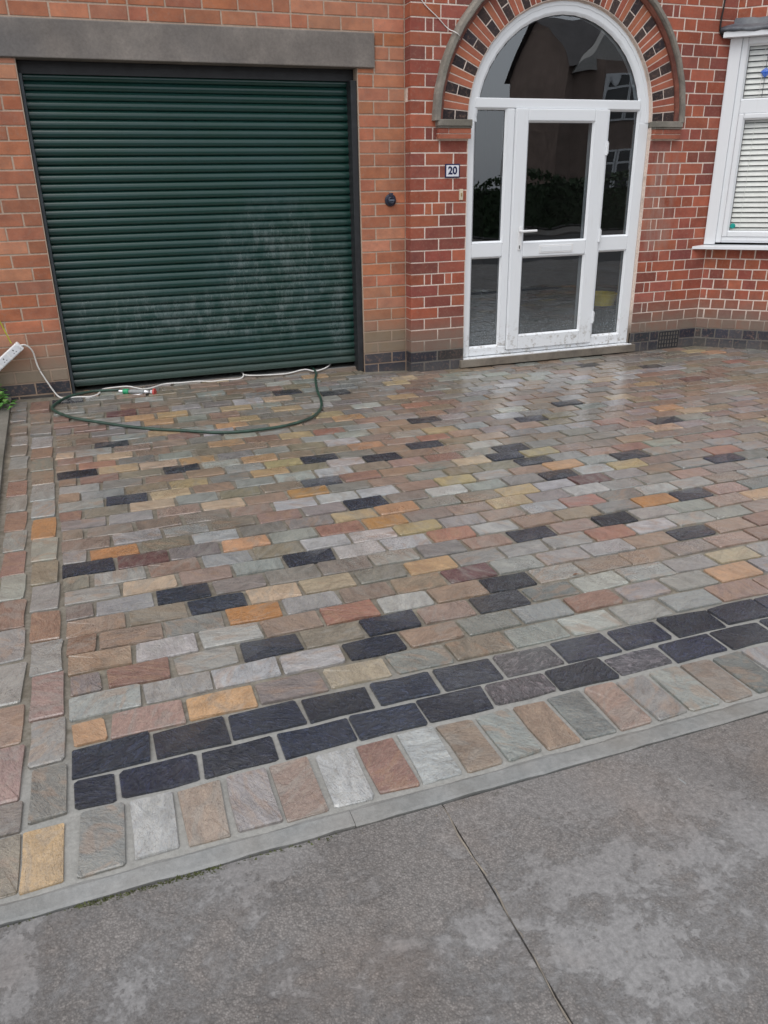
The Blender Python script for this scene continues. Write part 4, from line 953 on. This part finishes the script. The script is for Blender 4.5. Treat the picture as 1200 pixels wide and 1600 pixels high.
boxo('cover_bar', -.020, .020, -.037, -.033, -.006, .006, plain('inlet_grey', (0.12,0.14,0.18), 0.4, 0.1, bump=0), rv, bevel=0.001)
# thin wires on the facade
def wire(name, pts, r, mat, label, cat, n=6, seg=8, group=None):
    c = Vector(pts[len(pts)//2]); P = [Vector(q)-c for q in smoothpts(pts, n)]
    return tag(one(name, lambda b: b.tube(P, r, seg), mat, None, c, smooth=True), label, cat, group)
wire('wall_wire', [(0.02,-.006,2.78),(0.05,-.006,2.64),(0.079,-.006,2.528),(0.20,-.007,2.430),(0.27,-.007,2.372),(0.302,-.05,2.345),(0.330,-.062,2.328),(0.352,-.034,2.308),(0.362,-.006,2.300)], 0.0032, M['cable_w'], 'thin pale wire running down the brickwork onto the stone hood above the door', 'wire')
wire('corner_cable', [(2.600,-.008,3.3),(2.585,-.008,2.8),(2.575,-.008,2.6),(2.565,-.01,2.52),(2.568,-.01,2.44),(2.60,-.012,2.40)], 0.006, M['black'], 'dark vertical cable on the red wall just left of the lead flashing', 'cable')
# extension lead
el_ = tag(empty('extension_socket', (-2.79, 0.045, 0.432), (0, -0.66, 0)), 'white multi socket extension bar hanging against the orange bricks left of the shutter', 'extension lead')
el_.rotation_euler = (0, -R_(38), 0)
one('socket_body', lambda b: b.box(-0.42, 0.012, -0.022, 0.022, -0.030, 0.030), M['plastic_w'], el_, bevel=0.006)
for i in range(5):
    cx = -0.045-0.085*i
    boxo('socket_face', cx-.036, cx+.036, -.0245, -.0222, -.024, .024, plain('socket_white', (0.7,0.71,0.74), 0.3, 0.04, bump=0) if i == 0 else bpy.data.materials['socket_white'], el_, bevel=0.0008)
    one('socket_holes', lambda b: (b.box(cx-.003, cx+.003, -.0252, -.0246, .004, .013), b.box(cx-.013, cx-.006, -.0252, -.0246, -.011, -.007), b.box(cx+.006, cx+.013, -.0252, -.0246, -.011, -.007)), M['gasket'], el_)
boxo('switch', -.004, .006, -.0285, -.0222, -.012, .012, bpy.data.materials['socket_white'], el_, bevel=0.001)
W1 = [(-2.783,.045,.437),(-2.752,.05,.436),(-2.727,.06,.411),(-2.713,.07,.376),(-2.709,.078,.332),(-2.699,.082,.27),(-2.672,.08,.197),(-2.630,.075,.105),(-2.602,.06,.066)]
CAB = [(-2.562,-0.004,0.066),(-2.479,-0.001,0.066),(-2.403,-0.015,0.063),(-2.347,0.029,0.064),(-2.322,0.12,0.067),(-2.298,0.165,0.068),(-2.208,0.172,0.07),(-2.133,0.165,0.069),(-2.081,0.125,0.062),(-2.025,0.07,0.060),(-1.963,0.105,0.060),(-1.896,0.160,0.062),(-1.829,0.162,0.064),(-1.774,0.158,0.062),(-1.642,0.165,0.060),(-1.539,0.146,0.054),(-1.447,0.157,0.054),(-1.339,0.148,0.053),(-1.296,0.182,0.062),(-1.286,0.235,0.078),(-1.282,0.33,0.070)]
wire('extension_cable', W1+CAB, 0.0052, M['cable_w'], 'white flex from the hanging socket bar, running along the foot of the green shutter', 'cable')
wire('white_cable', [(-1.285,0.33,0.066),(-1.275,0.2,0.066),(-1.15,0.176,0.058),(-0.97,0.172,0.054),(-0.85,0.19,0.066),(-0.80,0.188,0.068),(-0.745,0.17,0.054),(-0.69,0.178,0.058),(-0.63,0.2,0.070),(-0.575,0.27,0.085),(-0.55,0.36,0.08)], 0.0052, M['cable_w'], 'second loop of white flex under the right half of the shutter, near the hose', 'cable')
wire('earth_cable', [(-2.835,.048,.452),(-2.846,.05,.49),(-2.860,.05,.54),(-2.878,.05,.60),(-2.92,.055,.72),(-2.99,.06,.90),(-3.05,.06,1.1),(-3.08,.06,1.3)], 0.004, plain('yellow_green', (0.42,0.42,0.03), 0.5, 0.2, 40, 0), 'thin yellow green cable coming down to the hanging white socket bar', 'cable')
# garden hose
H = [(-2.20,0.064,0.056),(-2.273,0.081,0.057),(-2.337,0.085,0.058),(-2.401,0.079,0.059),(-2.465,0.044,0.059),(-2.528,-0.007,0.06),(-2.581,-0.087,0.058),(-2.622,-0.178,0.053),(-2.640,-0.24,0.048),(-2.618,-0.314,0.041),(-2.562,-0.408,0.032),(-2.505,-0.479,0.025),(-2.392,-0.572,0.016),(-2.206,-0.725,0.005),(-2.024,-0.86,0),(-1.904,-0.934,0),(-1.698,-1.069,0),(-1.522,-1.114,0),(-1.335,-1.105,0),(-1.179,-1.05,0),(-1.055,-0.952,0),(-0.958,-0.783,0.002),(-0.903,-0.587,0.009),(-0.871,-0.377,0.021),(-0.800,-0.071,0.034),(-0.745,0.10,0.034),(-0.738,0.19,0.045),(-0.735,0.26,0.052),(-0.74,0.45,0.05)]
H = [(x, y, z+0.0135+(0.004 if y < 0.1 else 0)) for x, y, z in H]
wire('garden_hose', H, 0.0092, M['hose'], 'dark green garden hose looping over the setts in front of the shutter', 'hose', n=6, seg=10)
gun = tag(empty('spray_gun', (-2.15, 0.005, 0.070)), 'grey hose spray gun with green collar and red ring lying on the setts', 'spray gun')
gd_ = Vector((-1.945+2.176, -0.105-0.02, -0.006)).normalized(); ang = math.atan2(gd_.y, gd_.x); gun.rotation_euler = (0, 0, ang)
def gl(b, prof, n=14, bend=0.0):
    vs = []
    for (x, r) in prof:
        for k in range(n): vs.append((x, r*math.cos(2*math.pi*k/n)+bend*max(0, x-0.13), r*math.sin(2*math.pi*k/n)))
    m = len(prof); b.add(vs, [(i*n+k, i*n+(k+1) % n, (i+1)*n+(k+1) % n, (i+1)*n+k) for i in range(m-1) for k in range(n)]+[tuple(range(n-1,-1,-1)), tuple(range((m-1)*n, m*n))])
one('hose_connector', lambda b: gl(b, [(-.060,.010),(-.058,.0125),(-.030,.0125),(-.028,.010)]), M['metal'], gun, smooth=False)
one('collar', lambda b: gl(b, [(-.028,.014),(-.026,.019),(.010,.020),(.014,.016)]), plain('green_plastic', (0.02,0.30,0.13), 0.4, 0.15, 60, 0), gun)
one('grip', lambda b: gl(b, [(.014,.013),(.03,.015),(.06,.0155),(.09,.0145),(.115,.016),(.128,.013)]), plain('grey_plastic', (0.26,0.27,0.27), 0.45, 0.2, 60, 0.1), gun)
one('trigger', lambda b: b.tube([(.03,-.018,-.008),(.06,-.030,-.012),(.10,-.034,-.012),(.125,-.022,-.006)], [.004,.005,.005,.004], 8), M['metal'], gun, smooth=True)
one('nozzle', lambda b: gl(b, [(.128,.012),(.135,.017),(.150,.015),(.165,.0165),(.180,.022),(.196,.024)]), M['metal'], gun)
one('nozzle_ring', lambda b: gl(b, [(.196,.0245),(.198,.026),(.208,.026),(.210,.021)]), plain('red_plastic', (0.50,0.07,0.06), 0.4, 0.15, 60, 0), gun)
# plant in the bed at the left edge
def leafy(b, cx, cy, z0, n, rx, ry, h, size, up=0.7):
    for _ in range(n):
        x = cx+random.gauss(0, rx*0.5); y = cy+random.gauss(0, ry*0.5); z = z0+rnd(0.02, h)*(1-min(1, abs(x-cx)/rx/1.6))
        a = rnd(0, 6.28); L = size*rnd(0.6, 1.3); Wd = L*rnd(0.22, 0.38); t = rnd(-0.2, up)
        d = Vector((math.cos(a), math.sin(a), t)).normalized(); s_ = d.cross(Vector((0, 0, 1))).normalized()*Wd; m_ = d*L*0.5; dr_ = Vector((0, 0, -L*0.12))
        P = Vector((x, y, z)); b.mi = random.choice((0, 0, 1))
        b.add([P, P+m_+s_, P+d*L+dr_*2, P+m_-s_, P+m_*1.05+Vector((0, 0, L*.06))], [(0,1,4),(1,2,4),(2,3,4),(3,0,4)])
pl = tag(empty('bed_plant', (-3.0, -0.02, 0.05)), 'small bushy bright green weed in the bed at the foot of the left pier', 'plant')
b = MB(); leafy(b, -0.02, -0.07, 0.0, 300, 0.13, 0.16, 0.20, 0.055)
tag(obj('foliage', b.mesh('foliage', [M['leaf'], M['leaf2']]), pl), kind='stuff')
one('stem', lambda b: [b.tube([(rnd(-.04,.04), rnd(-.06,0), -0.03), (rnd(-.08,.05), rnd(-.16,.02), 0.08), (rnd(-.12,.08), rnd(-.22,.04), rnd(.12,.2))], [.003,.0025,.001], 5) for _ in range(14)], M['stem'], pl)
b = MB(); leafy(b, 0, 0, 0.0, 260, 0.35, 0.9, 0.14, 0.05)
tag(obj('bed_weeds', b.mesh('bed_weeds', [M['leaf'], M['leaf2']]), None, (-3.55, -0.9, 0.03)), 'low green weeds spread over the bed left of the paving', 'weeds', kind='stuff')
b = MB()
for _ in range(420):
    if random.random() < 0.45: x, y, z = rnd(-3.2, 0.4), -4.386-abs(random.gauss(0, 0.02)), 0.0
    elif random.random() < 0.6: x, y, z = rnd(-3.2, 0.6), rnd(-5.3, -4.4), 0.0
    else: x, y = rnd(-2.6, 1.5), rnd(-4.3, -0.2); z = gz(x, y)+0.005
    r = rnd(0.0009, 0.0028); b.mi = random.choice((0, 0, 1, 2))
    b.add([(x+r,y,z),(x,y+r*rnd(.7,1.2),z),(x-r,y,z),(x,y-r,z),(x,y,z+r*.9)], [(0,1,4),(1,2,4),(2,3,4),(3,0,4)])
tag(obj('grit', b.mesh('grit', [M['kerb'], M['edging'], M['crack']])), 'specks of grit scattered over the concrete footway and the setts', 'grit', kind='stuff')
b = MB()
for _ in range(520):
    x = rnd(-2.50, -2.20) if random.random() < 0.75 else rnd(-2.9, -1.9); y = -4.3835-abs(random.gauss(0, 0.006)); r = rnd(0.002, 0.005)
    b.add([(x-r,y,-.001),(x+r,y-r*.5,-.001),(x+rnd(-r,r),y+rnd(-r,r),rnd(.002,.007))], [(0,1,2)])
tag(obj('moss', b.mesh('moss', plain('moss', (0.075,0.085,0.03), 0.9, 0.4, 50, 0))), 'dull green moss along the joint between the edging strip and the concrete', 'moss', kind='stuff')
# leaf litter on the paving
tag(one('dead_leaf', lambda b: b.add([(0,0,0),(.014,.006,.003),(.030,0,.001),(.014,-.007,.004)], [(0,1,2),(0,2,3)]), plain('brown_leaf', (0.13,0.06,0.025), 0.7, 0.1, bump=0), None, (-0.72, -3.47, 0.010)), 'single brown dead leaf lying in a joint between pale grey setts', 'leaf')
# something yellow in the hall, seen through the right sidelight
st = tag(empty('stool', (1.93, 0.34, 0.10)), 'low dark stool inside the hall behind the right sidelight glass', 'stool')
boxo('seat', -.15, .15, -.14, .14, .25, .275, M['dark'], st, bevel=0.004)
for sx in (-1, 1):
    for sy in (-1, 1): boxo('leg', sx*.12-.014, sx*.12+.014, sy*.11-.014, sy*.11+.014, 0, .2495, M['dark'], st)
bk = tag(empty('yellow_tub', (1.93, 0.32, 0.376)), 'shallow yellow tub on the stool inside the hall behind the right sidelight glass', 'tub')
bk.scale = (1, 1, 0.42)
def tub(b):
    n = 20; prof = [(.11, 0), (.135, .22), (.145, .225), (.145, .24), (.13, .24), (.11, .02)]
    vs = [(r*math.cos(2*math.pi*k/n), r*math.sin(2*math.pi*k/n), z) for (r, z) in prof for k in range(n)]; m = len(prof)
    b.add(vs, [(i*n+k, i*n+(k+1) % n, (i+1)*n+(k+1) % n, (i+1)*n+k) for i in range(m-1) for k in range(n)]+[tuple(range(n-1, -1, -1)), tuple(range((m-1)*n, m*n))])
one('tub_body', tub, M['yellow'], bk)
one('tub_handle', lambda b: b.tube([(.14*math.cos(a), -.02, .22+.10*math.sin(a)) for a in [math.pi*k/10 for k in range(11)]], .004, 6), M['gasket'], bk)
# ------------------------------------------------------------------ across the street (mirrored in the door glass)
def far_house(x0, label):
    h = tag(empty('house', (x0, -21.0, 0)), label, 'house', 'houses across the street')
    one('wall', lambda b: (b.box(-3.6, 3.6, -3.6, 0, 0, 5.0), b.add([(sx*3.6, y, z) for sx in (-1, 1) for (y, z) in ((0,5.0),(-3.6,5.0),(-1.8,6.5))], [(0,1,2),(3,5,4)])), M['farbrick'], h)
    one('gable', lambda b: (b.add([(-3.3,0.32,4.7),(-.1,0.32,4.7),(-1.7,0.32,6.3),(-3.3,-.2,4.7),(-.1,-.2,4.7),(-1.7,-.2,6.3)], [(0,1,2),(0,2,5,3),(1,4,5,2)])), plain('render', (0.45,0.44,0.42), 0.8, 0.1, bump=0) if 'render' not in bpy.data.materials else bpy.data.materials['render'], h)
    one('roof', lambda b: b.add([(-3.8,.3,4.9),(3.8,.3,4.9),(3.8,-1.8,6.6),(-3.8,-1.8,6.6),(3.8,-3.9,4.9),(-3.8,-3.9,4.9)], [(0,1,2,3),(3,2,4,5)]), M['roof'], h)
    one('bay', lambda b: b.add([(-3.0,0.001,0),(-2.5,.7,0),(-0.9,.7,0),(-.4,0.001,0),(-3.0,0.001,5.0),(-2.5,.7,5.0),(-.9,.7,5.0),(-.4,0.001,5.0)], [(0,1,5,4),(1,2,6,5),(2,3,7,6),(4,5,6,7)]), M['farbrick'], h)
    for z0, z1 in ((0.9, 2.3), (3.2, 4.6)):
        for i in range(3):
            xa = -2.45+i*0.53
            wf = one('window', lambda b: b.box(0, .5, 0, .05, 0, z1-z0), M['upvc'], h, (xa, .72, z0))
            for (c, d) in ((.06, z1-z0-.45), (z1-z0-.38, z1-z0-.06)): one('pane', lambda b: b.box(.06, .44, .051, .056, c, d), M['fardark'], wf)
        wf = one('window', lambda b: b.box(0, 1.3, 0, .05, 0, z1-z0), M['upvc'], h, (1.4, .02, z0)) if z0 > 3 else None
        if wf:
            for k in (0, 1): one('pane', lambda b: b.box(.07+k*.61, .62+k*.61, .051, .056, .07, z1-z0-.07), M['fardark'], wf)
    one('porch_frame', lambda b: b.add([(1.3,.04,0),(2.9,.04,0)]+[(2.1+.8*math.cos(a), .04, 1.8+.8*math.sin(a)) for a in [math.pi*k/12 for k in range(13)]], [tuple(range(15))]), M['upvc'], h)
    one('door_glass', lambda b: (b.box(1.45, 1.75, .045, .05, .2, 1.8), b.box(1.9, 2.3, .045, .05, .9, 1.8), b.box(2.45, 2.75, .045, .05, .2, 1.8), b.box(1.5, 2.7, .045, .05, 1.9, 2.3)), M['fardark'], h)
    return h
far_house(-1.4, 'brick house across the street, opposite the garage, mirrored in the door glass')
far_house(6.3, 'brick house across the street, left of the gap mirrored in the front door')
far_house(17.7, 'brick house across the street whose white bay is mirrored in the front door')
far_house(25.4, 'brick house across the street furthest along from the garage')
hg = tag(empty('hedge', (9.0, -16.2, 0)), 'dark green garden hedge in front of the houses across the street', 'hedge')
b = MB()
for _ in range(9000):
    x = rnd(-14, 14); s_ = random.choice((0, 1, 2)); z = rnd(0.0, 1.35+0.15*math.sin(x*1.7)) if s_ else 1.3+0.15*math.sin(x*1.7)+rnd(-.08,.12); y = (rnd(-.35, .35) if not s_ else 0.35+rnd(-.09,.06))
    a = Vector((rnd(-1,1), rnd(-1,1), rnd(-1,1))).normalized()*0.075; c = a.cross(Vector((rnd(-1,1), rnd(-1,1), rnd(-1,1)))).normalized()*0.045
    P = Vector((x, y, z)); b.add([P-a, P+c, P+a, P-c], [(0,1,2,3)])
tag(obj('leaves', b.mesh('leaves', M['hedge']), hg), kind='stuff')
one('hedge_core', lambda b: b.box(-14, 14, -.25, .25, 0, 1.15), M['hedge'], hg)
